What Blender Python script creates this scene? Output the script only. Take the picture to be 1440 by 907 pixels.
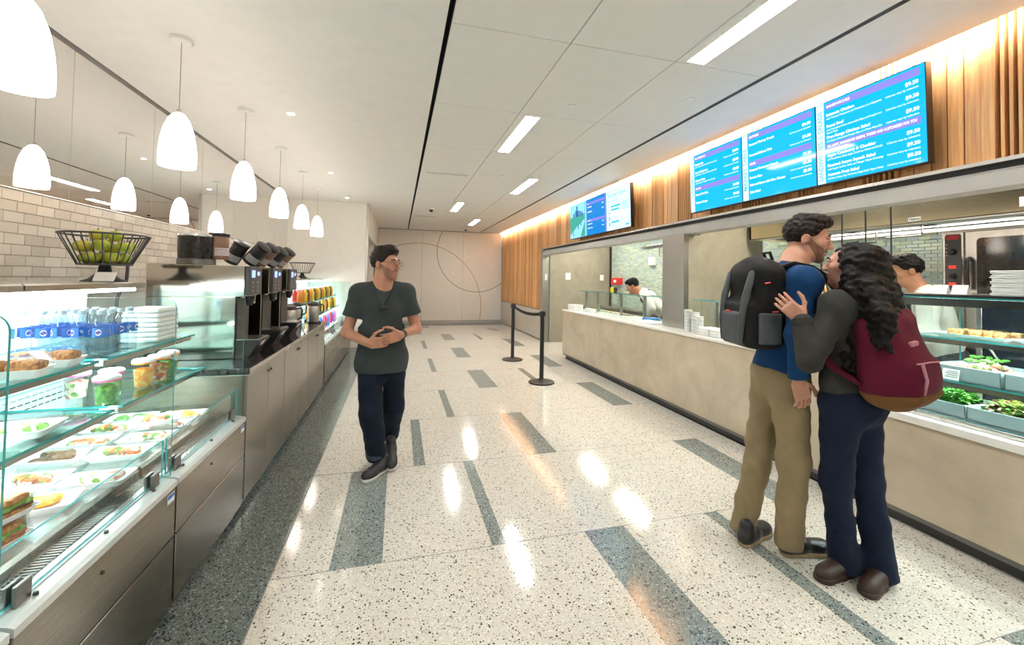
import bpy, bmesh, math, random
import numpy as np
from mathutils import Vector, Matrix, Euler
for _o in list(bpy.data.objects): bpy.data.objects.remove(_o)
sc = bpy.context.scene
COL = sc.collection
PI = math.pi
rnd = random.Random(7)

# ------------------------------------------------------------------ camera, world, exposure
EYE = 1.5
YAW, PITCH, ROLL = 0.265388, 0.0253778, 0.0162353
FPX, PCX, PCY = 589.24, 721.05, 376.98
fw = Vector((math.sin(YAW)*math.cos(PITCH), math.cos(YAW)*math.cos(PITCH), math.sin(PITCH)))
r0 = Vector((math.cos(YAW), -math.sin(YAW), 0)); u0 = r0.cross(fw)
rt = r0*math.cos(ROLL) + u0*math.sin(ROLL); up = u0*math.cos(ROLL) - r0*math.sin(ROLL)
cam_d = bpy.data.cameras.new('camera'); cam = bpy.data.objects.new('camera', cam_d); COL.objects.link(cam)
cam.matrix_world = Matrix(((rt.x, up.x, -fw.x, 0), (rt.y, up.y, -fw.y, 0), (rt.z, up.z, -fw.z, EYE), (0, 0, 0, 1)))
cam_d.sensor_fit = 'HORIZONTAL'; cam_d.sensor_width = 36.0; cam_d.lens = 36.0*FPX/1440
cam_d.shift_x = -(PCX-720)/1440; cam_d.shift_y = (PCY-453.5)/1440
cam_d.clip_start = 0.05; cam_d.clip_end = 60
sc.camera = cam
w = bpy.data.worlds.new('world'); sc.world = w; w.use_nodes = True
w.node_tree.nodes['Background'].inputs[0].default_value = (0.9, 0.95, 1.0, 1)
w.node_tree.nodes['Background'].inputs[1].default_value = 0.25
sc.view_settings.view_transform = 'Standard'; sc.view_settings.look = 'None'
sc.view_settings.gamma = 1.0; sc.view_settings.use_curve_mapping = False
sc.view_settings.exposure = 0.82
sc.cycles.transparent_max_bounces = 40      # rows of clear bottles and panes stand behind one another
E_PANEL, E_COVE, E_PEND, E_CASE, E_KITCHEN, E_DOWN = 34.0, 210.0, 9.0, 33.0, 19.0, 40.0   # lamp radiances

# ------------------------------------------------------------------ materials
MATS = {}
def lin(c):
    return tuple((x/12.92 if x <= 0.04045 else ((x+0.055)/1.055)**2.4) for x in c)
def hexc(h):
    h = h.lstrip('#'); return lin(tuple(int(h[i:i+2], 16)/255 for i in (0, 2, 4)))
class NT:
    def __init__(s, name):
        s.m = bpy.data.materials.new(name); s.m.use_nodes = True
        s.t = s.m.node_tree; s.t.nodes.clear(); s.out = s.n('ShaderNodeOutputMaterial')
    def n(s, ty, **kw):
        nd = s.t.nodes.new(ty)
        for k, v in kw.items():
            if k.startswith('i_'):
                key = k[2:]; key = int(key) if key.isdigit() else key.replace('_', ' ')
                nd.inputs[key].default_value = v
            else: setattr(nd, k, v)
        return nd
    def l(s, a, b): s.t.links.new(a, b)
    def pbsdf(s, col=(.8, .8, .8), rough=.5, metal=0, spec=.5, **kw):
        b = s.n('ShaderNodeBsdfPrincipled')
        b.inputs['Base Color'].default_value = (*col[:3], 1); b.inputs['Roughness'].default_value = rough
        b.inputs['Metallic'].default_value = metal; b.inputs['Specular IOR Level'].default_value = spec
        for k, v in kw.items(): b.inputs[k.replace('_', ' ')].default_value = v
        s.l(b.outputs[0], s.out.inputs[0]); return b
    def obj(s, scale=(1, 1, 1)):
        tc = s.n('ShaderNodeTexCoord'); mp = s.n('ShaderNodeMapping'); mp.inputs['Scale'].default_value = scale
        s.l(tc.outputs['Object'], mp.inputs[0]); return mp.outputs[0]
    def ramp(s, fac, stops, interp='LINEAR'):
        r = s.n('ShaderNodeValToRGB'); cr = r.color_ramp; cr.interpolation = interp
        while len(cr.elements) < len(stops): cr.elements.new(0.5)
        for e, (p, c) in zip(cr.elements, stops): e.position = p; e.color = (*c[:3], 1)
        s.l(fac, r.inputs[0]); return r.outputs[0]
    def noise(s, vec, scale=5, detail=3, rough=.5, dist=0):
        nd = s.n('ShaderNodeTexNoise'); nd.inputs['Scale'].default_value = scale; nd.inputs['Detail'].default_value = detail
        nd.inputs['Roughness'].default_value = rough; nd.inputs['Distortion'].default_value = dist
        s.l(vec, nd.inputs['Vector']); return nd.outputs[0]
    def mix(s, fac, a, b, mode='MIX'):
        m = s.n('ShaderNodeMix', data_type='RGBA', blend_type=mode)
        for sock, v in ((m.inputs[0], fac), (m.inputs[6], a), (m.inputs[7], b)):
            if hasattr(v, 'links'): s.l(v, sock)
            elif isinstance(v, tuple): sock.default_value = (*v[:3], 1)
            else: sock.default_value = v
        return m.outputs[2]
    def math(s, op, a, b=0.0):
        m = s.n('ShaderNodeMath', operation=op)
        for sock, v in ((m.inputs[0], a), (m.inputs[1], b)):
            if hasattr(v, 'links'): s.l(v, sock)
            else: sock.default_value = v
        return m.outputs[0]
    def bump(s, bsdf, h, strength=.2, dist=.01):
        b = s.n('ShaderNodeBump'); b.inputs['Strength'].default_value = strength; b.inputs['Distance'].default_value = dist
        s.l(h, b.inputs['Height']); s.l(b.outputs[0], bsdf.inputs['Normal'])
def reg(key, nt): MATS[key] = nt.m; return nt.m
def plain(key, col, rough=.5, metal=0, spec=.5, var=0.04, scale=9, bump=0, **kw):
    """plain colour with a faint procedural mottling"""
    t = NT(key); b = t.pbsdf(col, rough, metal, spec, **kw)
    f = t.noise(t.obj(), scale, 3)
    lo = tuple(max(0, c*(1-var)) for c in col); hi = tuple(min(1, c*(1+var)) for c in col)
    t.l(t.ramp(f, [(.3, lo), (.7, hi)]), b.inputs['Base Color'])
    if bump: t.bump(b, t.noise(t.obj(), scale*14, 2), bump, .002)
    return reg(key, t)
def emis(key, col, s):
    t = NT(key); e = t.n('ShaderNodeEmission'); e.inputs[0].default_value = (*col[:3], 1); e.inputs[1].default_value = s
    t.l(e.outputs[0], t.out.inputs[0]); return reg(key, t)
def brushed(key, col, rough, along='Y', amt=.12, bump=.03):
    t = NT(key); b = t.pbsdf(col, rough, 1.0)
    sc_ = {'X': (1.5, 90, 90), 'Y': (90, 1.5, 90), 'Z': (90, 90, 1.5)}[along]
    f = t.noise(t.obj(sc_), 3, 4, .6)
    big = t.noise(t.obj(), 1.6, 2)
    t.l(t.ramp(f, [(.25, tuple(c*(1-amt) for c in col)), (.75, tuple(min(1, c*(1+amt)) for c in col))]), b.inputs['Base Color'])
    r = t.n('ShaderNodeMapRange'); t.l(big, r.inputs[0]); r.inputs[3].default_value = rough*.8; r.inputs[4].default_value = rough*1.25
    t.l(r.outputs[0], b.inputs['Roughness']); t.bump(b, f, bump, .001)
    return reg(key, t)
def glasspane(key, tint, refl=.9):
    """thin pane: straight-through tinted transparency plus a Fresnel mirror reflection"""
    t = NT(key); tr = t.n('ShaderNodeBsdfTransparent'); tr.inputs[0].default_value = (*tint, 1)
    gl = t.n('ShaderNodeBsdfGlossy'); gl.inputs['Roughness'].default_value = .01; gl.inputs[0].default_value = (refl, refl, refl, 1)
    fr = t.n('ShaderNodeFresnel'); fr.inputs[0].default_value = 1.5
    ge = t.n('ShaderNodeNewGeometry'); front = t.math('SUBTRACT', 1.0, ge.outputs['Backfacing'])   # no total reflection inside the pane
    mx = t.n('ShaderNodeMixShader'); t.l(t.math('MULTIPLY', fr.outputs[0], front), mx.inputs[0]); t.l(tr.outputs[0], mx.inputs[1]); t.l(gl.outputs[0], mx.inputs[2])
    t.l(mx.outputs[0], t.out.inputs[0]); return reg(key, t)

plain('ceiling', (.82, .80, .775), .75, var=.02)
plain('ceiling_panel', (.80, .785, .76), .55, var=.015)
plain('wall_white', (.80, .765, .71), .7, var=.02)
plain('panel_far', (.80, .76, .70), .42, var=.02)
plain('dark_gap', (.012, .012, .012), .9)
plain('black_plastic', (.018, .018, .019), .38)
plain('black_metal', (.014, .014, .015), .42)
plain('dark_grey', (.06, .06, .062), .45)
plain('mid_grey', (.25, .25, .25), .5)
plain('white_plastic', (.83, .83, .81), .4, var=.02)
plain('white_foam', (.86, .86, .84), .5, var=.02)
plain('paper', (.86, .85, .82), .8, var=.02)
plain('card_print', (.78, .77, .74), .8, var=.1, scale=60)
plain('red', (.62, .03, .025), .45); plain('blue_label', (.02, .16, .62), .45); plain('yellow', (.85, .62, .03), .45)
plain('orange', (.85, .27, .03), .5); plain('violet', (.22, .08, .45), .5); plain('pink', (.85, .12, .35), .5)
plain('label_white', (.85, .86, .9), .5)
plain('countertop_dark', (.022, .019, .018), .07, spec=.6, var=.3, scale=40)
plain('countertop_white', (.86, .84, .79), .22, var=.02)
plain('grout', (.60, .57, .52), .9); plain('grout_green', (.66, .68, .58), .85)
plain('rubber', (.02, .02, .02), .8)
plain('case_white', (.83, .84, .83), .4, var=.02)
plain('taupe', (.205, .178, .143), .12, spec=.5, var=.03, scale=2)
plain('melamine', (.33, .43, .44), .35, var=.03)
plain('ledge', (.76, .79, .79), .34, metal=.5, var=.03); plain('dark_glass', (.018, .024, .032), .08, spec=.6); plain('frost', (.72, .745, .74), .3, var=.02); plain('cap_blue', (.45, .56, .66), .4); plain('bezel', (.012, .010, .013), .3)
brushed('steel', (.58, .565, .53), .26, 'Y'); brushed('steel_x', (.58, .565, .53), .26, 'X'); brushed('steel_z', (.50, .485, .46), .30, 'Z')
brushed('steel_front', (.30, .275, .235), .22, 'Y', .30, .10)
brushed('steel_dark', (.22, .215, .205), .34, 'Y'); brushed('steel_hood', (.78, .69, .50), .24, 'Z')
brushed('steel_bright', (.74, .74, .73), .2, 'Y', .05); brushed('bronze', (.42, .30, .18), .22, 'Z', .05)
brushed('steel_side', (.66, .62, .55), .09, 'Z', .03, .005)
glasspane('glass', (.93, .975, .965)); glasspane('glass_shelf', (.80, .93, .92)); glasspane('clear_plastic', (.95, .96, .96), .95)
plain('glass_edge', (.05, .33, .33), .12, spec=.6)
t = NT('mirror'); t.pbsdf((.84, .83, .82), .015, 1.0); reg('mirror', t)

def terrazzo(key, base, chips, light, dens, rough=.10):
    t = NT(key); b = t.pbsdf(base, rough, 0, .55); v = t.obj()
    def layer(scale, r0_, thr):
        vo = t.n('ShaderNodeTexVoronoi'); vo.inputs['Scale'].default_value = scale; t.l(v, vo.inputs['Vector'])
        sep = t.n('ShaderNodeSeparateColor'); t.l(vo.outputs['Color'], sep.inputs[0])
        rad = t.math('MULTIPLY', sep.outputs[1], r0_)
        inside = t.math('LESS_THAN', vo.outputs['Distance'], rad)
        pick = t.math('LESS_THAN', sep.outputs[0], thr)
        return t.math('MULTIPLY', inside, pick), sep.outputs[2]
    col = t.ramp(t.noise(v, 1.2, 3), [(.3, tuple(c*.95 for c in base)), (.7, base)])
    m1, c1 = layer(95, .60, dens[0]); m2, c2 = layer(170, .62, dens[1]); m3, c3 = layer(120, .6, dens[2])
    col = t.mix(m3, col, light); col = t.mix(m2, col, t.mix(c2, chips[0], chips[1])); col = t.mix(m1, col, chips[0])
    t.l(col, b.inputs['Base Color'])
    r = t.n('ShaderNodeMapRange'); t.l(t.noise(v, 3, 3), r.inputs[0]); r.inputs[3].default_value = rough*.75; r.inputs[4].default_value = rough*1.3
    t.l(r.outputs[0], b.inputs['Roughness']); return reg(key, t)
terrazzo('terrazzo_light', (.70, .665, .585), ((.075, .072, .06), (.34, .31, .25)), (.86, .83, .75), (.20, .30, .5))
terrazzo('terrazzo_dark', (.165, .195, .18), ((.025, .03, .028), (.09, .11, .1)), (.42, .44, .40), (.5, .5, .42))
terrazzo('terrazzo_mid', (.25, .285, .27), ((.05, .06, .058), (.14, .17, .16)), (.50, .53, .50), (.42, .45, .5))

t = NT('tile_white'); b = t.pbsdf((.66, .61, .54), .16, 0, .5); oi = t.n('ShaderNodeObjectInfo')
t.l(t.ramp(oi.outputs['Random'], [(0, (.54, .49, .425)), (.5, (.60, .55, .48)), (1, (.69, .635, .56))]), b.inputs['Base Color'])
t.bump(b, t.noise(t.obj(), 12, 2), .08, .004); reg('tile_white', t)
def green_tile(key, fac_from_obj):
    t = NT(key); b = t.pbsdf((.4, .5, .4), .14, 0, .5)
    if fac_from_obj: f = t.n('ShaderNodeObjectInfo').outputs['Random']
    else:
        a = t.n('ShaderNodeAttribute', attribute_name='tint'); f = a.outputs['Fac']
    t.l(t.ramp(f, [(0, (.36, .47, .39)), (.22, (.50, .58, .45)), (.44, (.42, .53, .51)), (.66, (.54, .62, .53)), (.88, (.38, .48, .54))], 'CONSTANT'), b.inputs['Base Color'])
    return reg(key, t)
green_tile('tile_green', True); green_tile('tile_green_far', False)

t = NT('wood'); b = t.pbsdf((.5, .25, .1), .38, 0, .4); oi = t.n('ShaderNodeObjectInfo')
g = t.noise(t.obj((40, 40, 1.2)), 2.2, 5, .6, .4)
c1 = t.ramp(g, [(.25, (.50, .235, .085)), (.55, (.70, .38, .155)), (.8, (.80, .49, .23))])
hsv = t.n('ShaderNodeHueSaturation'); t.l(c1, hsv.inputs['Color'])
mr = t.n('ShaderNodeMapRange'); t.l(oi.outputs['Random'], mr.inputs[0]); mr.inputs[3].default_value = .84; mr.inputs[4].default_value = 1.18
t.l(mr.outputs[0], hsv.inputs['Value']); t.l(hsv.outputs[0], b.inputs['Base Color']); t.bump(b, g, .12, .002); reg('wood', t)

def concrete(key, base, rough=.3, amt=.16, sc_=1.1):
    t = NT(key); b = t.pbsdf(base, rough, 0, .45); v = t.obj()
    f = t.noise(v, sc_*2.1, 6, .62, .6); g = t.noise(v, sc_*9, 4, .6)
    c = t.ramp(f, [(.3, tuple(x*(1-amt) for x in base)), (.5, base), (.72, tuple(min(1, x*(1+amt)) for x in base))])
    c = t.mix(.25, c, t.ramp(g, [(.3, tuple(x*.85 for x in base)), (.7, tuple(min(1, x*1.12) for x in base))]))
    t.l(c, b.inputs['Base Color']); t.bump(b, g, .03, .002); return reg(key, t)
concrete('plaster_panel', (.555, .470, .352), .15, .21); concrete('plaster_wall', (.315, .285, .22), .45, .18, 1.3)
concrete('stone_base', (.56, .505, .43), .12, .05); concrete('beam_steel', (.42, .40, .375), .42, .10, 2)

def fabric(key, col, rough=.85, weave=420, var=.1, sheen=.03):
    t = NT(key); b = t.pbsdf(col, rough, 0, .15, Sheen_Weight=sheen)
    v = t.obj(); f = t.noise(v, 7, 4)
    t.l(t.ramp(f, [(.3, tuple(c*(1-var) for c in col)), (.7, tuple(min(1, c*(1+var)) for c in col))]), b.inputs['Base Color'])
    t.bump(b, t.noise(v, weave, 2), .25, .0015); return reg(key, t)
fabric('shirt_grey', (.046, .056, .057)); fabric('jeans_navy', (.008, .014, .028)); fabric('sweater_blue', (.007, .045, .135))
fabric('chino', (.275, .210, .118)); fabric('jacket_charcoal', (.038, .038, .034)); fabric('jeans_dark', (.008, .014, .032))
fabric('cotton_white', (.78, .76, .72)); fabric('apron_dark', (.05, .055, .06)); fabric('cap_black', (.015, .015, .016))
fabric('pack_black', (.013, .013, .014), .6); fabric('pack_grey', (.085, .095, .105), .6); fabric('pack_maroon', (.098, .0045, .021), .65)
fabric('pack_tan', (.15, .068, .022), .7); fabric('pack_pink', (.45, .20, .24), .7)
plain('shoe_dark', (.020, .020, .024), .45); plain('shoe_leather', (.016, .016, .018), .3); plain('sole_tan', (.34, .25, .14), .7)
plain('sole_white', (.62, .60, .57), .6); plain('boot_brown', (.035, .018, .013), .5)
def skin(key, col):
    t = NT(key); b = t.pbsdf(col, .48, 0, .4, Subsurface_Weight=.12, Subsurface_Scale=.02)
    b.inputs['Subsurface Radius'].default_value = (1, .35, .2)
    f = t.noise(t.obj(), 22, 4)
    t.l(t.ramp(f, [(.3, (col[0]*.92, col[1]*.84, col[2]*.82)), (.7, tuple(min(1, c*1.07) for c in col))]), b.inputs['Base Color'])
    t.bump(b, t.noise(t.obj(), 260, 2), .05, .001); return reg(key, t)
skin('skin_fair', (.47, .235, .145)); skin('skin_pale', (.54, .29, .20)); skin('skin_tan', (.42, .215, .125)); skin('skin_light', (.54, .285, .20))
plain('lips', (.45, .15, .12), .45); plain('eye_white', (.75, .73, .70), .2); plain('iris', (.04, .025, .015), .15)
def hairmat(key, col):
    t = NT(key); b = t.pbsdf(col, .5, 0, .2); f = t.noise(t.obj((60, 60, 9)), 3, 4, .6)
    t.l(t.ramp(f, [(.3, tuple(c*.5 for c in col)), (.7, tuple(c*1.6 for c in col))]), b.inputs['Base Color']); t.bump(b, f, .6, .006); return reg(key, t)
hairmat('hair_brown', (.014, .009, .0065)); hairmat('hair_black', (.006, .005, .0045)); skin('stubble', (.29, .145, .092)); skin('stubble_dark', (.27, .14, .092))
def leafmat(key, col):
    t = NT(key); b = t.pbsdf(col, .4, 0, .4); oi = t.n('ShaderNodeObjectInfo'); f = t.noise(t.obj(), 40, 3)
    t.l(t.ramp(f, [(.25, tuple(c*.45 for c in col)), (.75, tuple(min(1, c*1.5) for c in col))]), b.inputs['Base Color']); return reg(key, t)
leafmat('leaf_green', (.07, .24, .03)); leafmat('leaf_dark', (.025, .13, .02)); leafmat('leaf_olive', (.14, .17, .03)); leafmat('leaf_pale', (.42, .55, .25))
def foodmat(key, cols, scale=60, rough=.5):
    t = NT(key); b = t.pbsdf(cols[0], rough, 0, .4); vo = t.n('ShaderNodeTexVoronoi'); vo.inputs['Scale'].default_value = scale; t.l(t.obj(), vo.inputs['Vector'])
    sep = t.n('ShaderNodeSeparateColor'); t.l(vo.outputs['Color'], sep.inputs[0]); n = len(cols)
    t.l(t.ramp(sep.outputs[0], [(i/n, c) for i, c in enumerate(cols)], 'CONSTANT'), b.inputs['Base Color'])
    t.bump(b, vo.outputs['Distance'], .5, .01); return reg(key, t)
foodmat('food_mixed', [(.55, .12, .04), (.70, .45, .08), (.10, .22, .04), (.25, .10, .05), (.75, .65, .45)])
foodmat('food_bread', [(.42, .20, .07), (.50, .27, .10), (.36, .16, .055)], 90, .6)
foodmat('food_meat', [(.60, .22, .16), (.66, .30, .22), (.5, .12, .1)], 70)
foodmat('food_salad', [(.70, .55, .45), (.75, .65, .50), (.60, .20, .14), (.16, .30, .06), (.78, .72, .62)], 55)
foodmat('food_greens', [(.14, .34, .06), (.22, .44, .10), (.10, .24, .05)], 70)
foodmat('food_cake', [(.60, .38, .15), (.50, .28, .09), (.24, .09, .03), (.68, .48, .24)], 60)
foodmat('food_dark', [(.13, .05, .025), (.20, .09, .04)], 60); foodmat('food_carrot', [(.75, .28, .03), (.70, .50, .10)], 50)
t = NT('fruit_green'); b = t.pbsdf((.3, .4, .05), .28, 0, .5); f = t.noise(t.obj(), 14, 3)
t.l(t.ramp(f, [(.3, (.20, .33, .025)), (.5, (.45, .48, .045)), (.62, (.58, .50, .06)), (.75, (.60, .26, .05))]), b.inputs['Base Color']); reg('fruit_green', t)
emis('light_panel', (1, .985, .95), E_PANEL); emis('light_cove', (1, .97, .95), E_COVE); emis('light_case', (.93, .985, 1), E_CASE)
emis('light_kitchen', (1, .93, .80), E_KITCHEN); emis('light_down', (1, .9, .76), E_DOWN); emis('light_heat', (1, .6, .3), 6); emis('fill_hood', (1, .93, .8), 5)
t = NT('pendant_glass'); e = t.n('ShaderNodeEmission'); e.inputs[0].default_value = (1, .90, .78, 1); e.inputs[1].default_value = E_PEND
g_ = t.n('ShaderNodeBsdfGlossy'); g_.inputs['Roughness'].default_value = .15; ad = t.n('ShaderNodeMixShader'); ad.inputs[0].default_value = .06
t.l(e.outputs[0], ad.inputs[1]); t.l(g_.outputs[0], ad.inputs[2]); t.l(ad.outputs[0], t.out.inputs[0]); reg('pendant_glass', t)
def screen(key, col, s=1.0):
    s *= .92
    t = NT(key); e = t.n('ShaderNodeEmission'); e.inputs[0].default_value = (*col, 1); e.inputs[1].default_value = s
    g = t.n('ShaderNodeBsdfGlossy'); g.inputs['Roughness'].default_value = .06; m = t.n('ShaderNodeMixShader'); m.inputs[0].default_value = .05
    t.l(e.outputs[0], m.inputs[1]); t.l(g.outputs[0], m.inputs[2]); t.l(m.outputs[0], t.out.inputs[0]); return reg(key, t)
screen('scr_blue', (.0, .41, .84)); screen('scr_deep', (.012, .20, .55)); screen('scr_purple', (.22, .20, .90)); screen('scr_pale', (.58, .88, 1.0))
screen('scr_text', (1, 1, 1), 1.1); screen('scr_teal', (.0, .42, .62)); screen('scr_sky', (.25, .62, .85)); screen('scr_green', (.05, .33, .26)); screen('scr_navy', (.02, .11, .30))
screen('led_blue', (.25, .35, 1.0), 1.6); screen('led_red', (1, .04, .02), 1.5); screen('scr_ink', (.10, .40, .60))
plain('blue_cloth', (.03, .22, .60), .6); plain('tape_blue', (.05, .25, .7), .5)

# ------------------------------------------------------------------ mesh helpers
class MB:
    """collects shapes, then links them as ONE mesh object"""
    def __init__(s): s.v = []; s.f = []; s.mi = []
    def raw(s, vs, fs, mi=0):
        o = len(s.v); s.v += [tuple(v) for v in vs]; s.f += [tuple(i+o for i in f) for f in fs]; s.mi += [mi]*len(fs); return s
    def box(s, x0, x1, y0, y1, z0, z1, mi=0, rim=None):
        vs = [(x0, y0, z0), (x1, y0, z0), (x1, y1, z0), (x0, y1, z0), (x0, y0, z1), (x1, y0, z1), (x1, y1, z1), (x0, y1, z1)]
        fs = [(0, 3, 2, 1), (4, 5, 6, 7), (0, 1, 5, 4), (1, 2, 6, 5), (2, 3, 7, 6), (3, 0, 4, 7)]
        s.raw(vs, fs, mi)
        if rim is not None:           # rim faces of a pane get another material
            d = [x1-x0, y1-y0, z1-z0]; th = d.index(min(d)); keep = {0: (3, 5), 1: (2, 4), 2: (0, 1)}[th]
            for i in range(6):
                if i not in keep: s.mi[-6+i] = rim
        return s
    def cbox(s, x0, x1, y0, y1, z0, z1, b=.004, mi=0):
        """box with chamfered edges"""
        b = min(b, .49*(x1-x0), .49*(y1-y0), .49*(z1-z0))
        vs = []; idx = {}
        for ix, X in enumerate((x0, x1)):
            for iy, Y in enumerate((y0, y1)):
                for iz, Z in enumerate((z0, z1)):
                    dx, dy, dz = (b if ix == 0 else -b), (b if iy == 0 else -b), (b if iz == 0 else -b)
                    for k, p in enumerate(((X, Y+dy, Z+dz), (X+dx, Y, Z+dz), (X+dx, Y+dy, Z))):
                        idx[ix, iy, iz, k] = len(vs); vs.append(p)
        I = lambda a, b_, c, k: idx[a, b_, c, k]
        fs = []
        for a in (0, 1):
            q = [I(a, 0, 0, 0), I(a, 1, 0, 0), I(a, 1, 1, 0), I(a, 0, 1, 0)]; fs.append(q if a else q[::-1])
            q = [I(0, a, 0, 1), I(1, a, 0, 1), I(1, a, 1, 1), I(0, a, 1, 1)]; fs.append(q[::-1] if a else q)
            q = [I(0, 0, a, 2), I(1, 0, a, 2), I(1, 1, a, 2), I(0, 1, a, 2)]; fs.append(q if a else q[::-1])
        for p in (0, 1):
            for q in (0, 1):
                fs.append([I(p, q, 0, 0), I(p, q, 0, 1), I(p, q, 1, 1), I(p, q, 1, 0)])
                fs.append([I(p, 0, q, 0), I(p, 0, q, 2), I(p, 1, q, 2), I(p, 1, q, 0)])
                fs.append([I(0, p, q, 1), I(0, p, q, 2), I(1, p, q, 2), I(1, p, q, 1)])
                for r in (0, 1): fs.append([I(p, q, r, 0), I(p, q, r, 1), I(p, q, r, 2)])
        return s.raw(vs, fs, mi)
    def lathe(s, prof, n=24, c=(0, 0, 0), mi=0, sx=1, sy=1):
        vs = []; fs = []; m = len(prof)
        for i in range(n):
            a = 2*PI*i/n
            for r, z in prof: vs.append((c[0]+r*math.cos(a)*sx, c[1]+r*math.sin(a)*sy, c[2]+z))
        for i in range(n):
            j = (i+1) % n
            for k in range(m-1): fs.append((i*m+k, j*m+k, j*m+k+1, i*m+k+1))
        if prof[0][0] > 1e-5: fs.append(tuple(i*m for i in range(n))[::-1])
        if prof[-1][0] > 1e-5: fs.append(tuple(i*m+m-1 for i in range(n)))
        return s.raw(vs, fs, mi)
    def tube(s, pts, r, n=8, mi=0, closed=False):
        pts = [Vector(p) for p in pts]; m = len(pts); rs = r if isinstance(r, (list, tuple)) else [r]*m
        vs = []; fs = []; prev = None
        for i, p in enumerate(pts):
            a = pts[(i-1) % m] if (closed or i > 0) else p; b = pts[(i+1) % m] if (closed or i < m-1) else p
            d = (b-a).normalized()
            if prev is None: u = d.orthogonal().normalized()
            else:
                u = prev-d*prev.dot(d); u = u.normalized() if u.length > 1e-6 else d.orthogonal().normalized()
            prev = u; v = d.cross(u)
            for k in range(n):
                t_ = 2*PI*k/n; vs.append(p+(u*math.cos(t_)+v*math.sin(t_))*rs[i])
        for i in range(m if closed else m-1):
            j = (i+1) % m
            for k in range(n): fs.append((i*n+k, i*n+(k+1) % n, j*n+(k+1) % n, j*n+k))
        if not closed: fs.append(tuple(range(n))[::-1]); fs.append(tuple((m-1)*n+k for k in range(n)))
        return s.raw(vs, fs, mi)
    def prism(s, poly, axis, a, b, mi=0, rim=None):
        """extrude a 2-D outline (the two other axes in order) from a to b along axis"""
        n = len(poly); mk = {'X': lambda p, t_: (t_, p[0], p[1]), 'Y': lambda p, t_: (p[0], t_, p[1]), 'Z': lambda p, t_: (p[0], p[1], t_)}[axis]
        vs = [mk(p, a) for p in poly]+[mk(p, b) for p in poly]
        fs = [tuple(range(n))[::-1], tuple(range(n, 2*n))]+[(i, (i+1) % n, n+(i+1) % n, n+i) for i in range(n)]
        s.raw(vs, fs, mi)
        if rim is not None:
            for i in range(n): s.mi[-1-i] = rim
        return s
    def mesh(s, name, mats, smooth=False):
        me = bpy.data.meshes.new(name); me.from_pydata(s.v, [], s.f)
        for m in (mats if isinstance(mats, (list, tuple)) else [mats]): me.materials.append(MATS[m])
        me.polygons.foreach_set('material_index', s.mi)
        bm = bmesh.new(); bm.from_mesh(me); bmesh.ops.recalc_face_normals(bm, faces=bm.faces); bm.to_mesh(me); bm.free()
        if smooth:
            me.polygons.foreach_set('use_smooth', [True]*len(me.polygons))
            me.set_sharp_from_angle(angle=math.radians(38))
        return me
    def build(s, name, mats, parent=None, loc=(0, 0, 0), rot=(0, 0, 0), smooth=False):
        return ob(name, s.mesh(name, mats, smooth), parent, loc, rot)
def ob(name, me, parent=None, loc=(0, 0, 0), rot=(0, 0, 0)):
    o = bpy.data.objects.new(name, me); COL.objects.link(o); o.location = loc; o.rotation_euler = rot
    if parent: o.parent = parent
    return o
def tag(o, label=None, cat=None, group=None, kind=None):
    for k, v in (('label', label), ('category', cat), ('group', group), ('kind', kind)):
        if v: o[k] = v
    return o
def thing(name, label, cat, loc=(0, 0, 0), rz=0, group=None):
    return tag(ob(name, None, None, loc, (0, 0, rz)), label, cat, group)
def struct(name, mb, mats, parent=None, smooth=False, label=None):
    o = mb.build(name, mats, parent, smooth=smooth)
    if parent is None: tag(o, label, None, None, 'structure')
    return o
def dup(root, loc, rz=None, label=None, group=None):
    r = root.copy(); COL.objects.link(r); r.location = loc
    if rz is not None: r.rotation_euler = (0, 0, rz)
    if label: r['label'] = label
    if group: r['group'] = group
    for ch in list(root.children):
        c = ch.copy(); COL.objects.link(c); c.parent = r
        for g in list(ch.children):
            d = g.copy(); COL.objects.link(d); d.parent = c
    return r
def ring(c, r, n=32, axis='Z', a0=0, a1=2*PI):
    o = []
    for i in range(n):
        a = a0+(a1-a0)*i/(n if a1-a0 > 6.28 else n-1); x, y = r*math.cos(a), r*math.sin(a)
        o.append({'Z': (c[0]+x, c[1]+y, c[2]), 'X': (c[0], c[1]+x, c[2]+y), 'Y': (c[0]+x, c[1], c[2]+y)}[axis])
    return o
def rrect(x0, x1, z0, z1, r, corners=(1, 1, 1, 1), n=5):
    """rounded rectangle outline; corners: bl, br, tr, tl"""
    P = []
    for k, (cx, cz, a) in enumerate(((x0, z0, PI), (x1, z0, 1.5*PI), (x1, z1, 0), (x0, z1, .5*PI))):
        if not corners[k]: P.append((cx, cz)); continue
        ox = cx+r if k in (0, 3) else cx-r; oz = cz+r if k in (0, 1) else cz-r
        for i in range(n+1):
            t_ = a+.5*PI*i/n; P.append((ox+r*math.cos(t_), oz+r*math.sin(t_)))
    return P
_fc = {}
def text(body, size, mat, parent, loc, rot, align='LEFT', bold=0.0, name='lettering', maxw=0):
    cu = bpy.data.curves.new('t', 'FONT'); cu.body = body; cu.size = size; cu.align_x = align; cu.align_y = 'CENTER'
    cu.resolution_u = 2; cu.offset = bold; cu.fill_mode = 'FRONT'
    to = bpy.data.objects.new('t', cu); COL.objects.link(to)
    me = bpy.data.meshes.new_from_object(to); bpy.data.objects.remove(to); bpy.data.curves.remove(cu)
    me.materials.clear(); me.materials.append(MATS[mat]); me.name = name
    if maxw and len(me.vertices):
        xs_ = [v.co.x for v in me.vertices]; wd = max(xs_)-min(xs_)
        if wd > maxw:
            for v in me.vertices: v.co.x *= maxw/wd
    return ob(name, me, parent, loc, rot)

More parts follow.
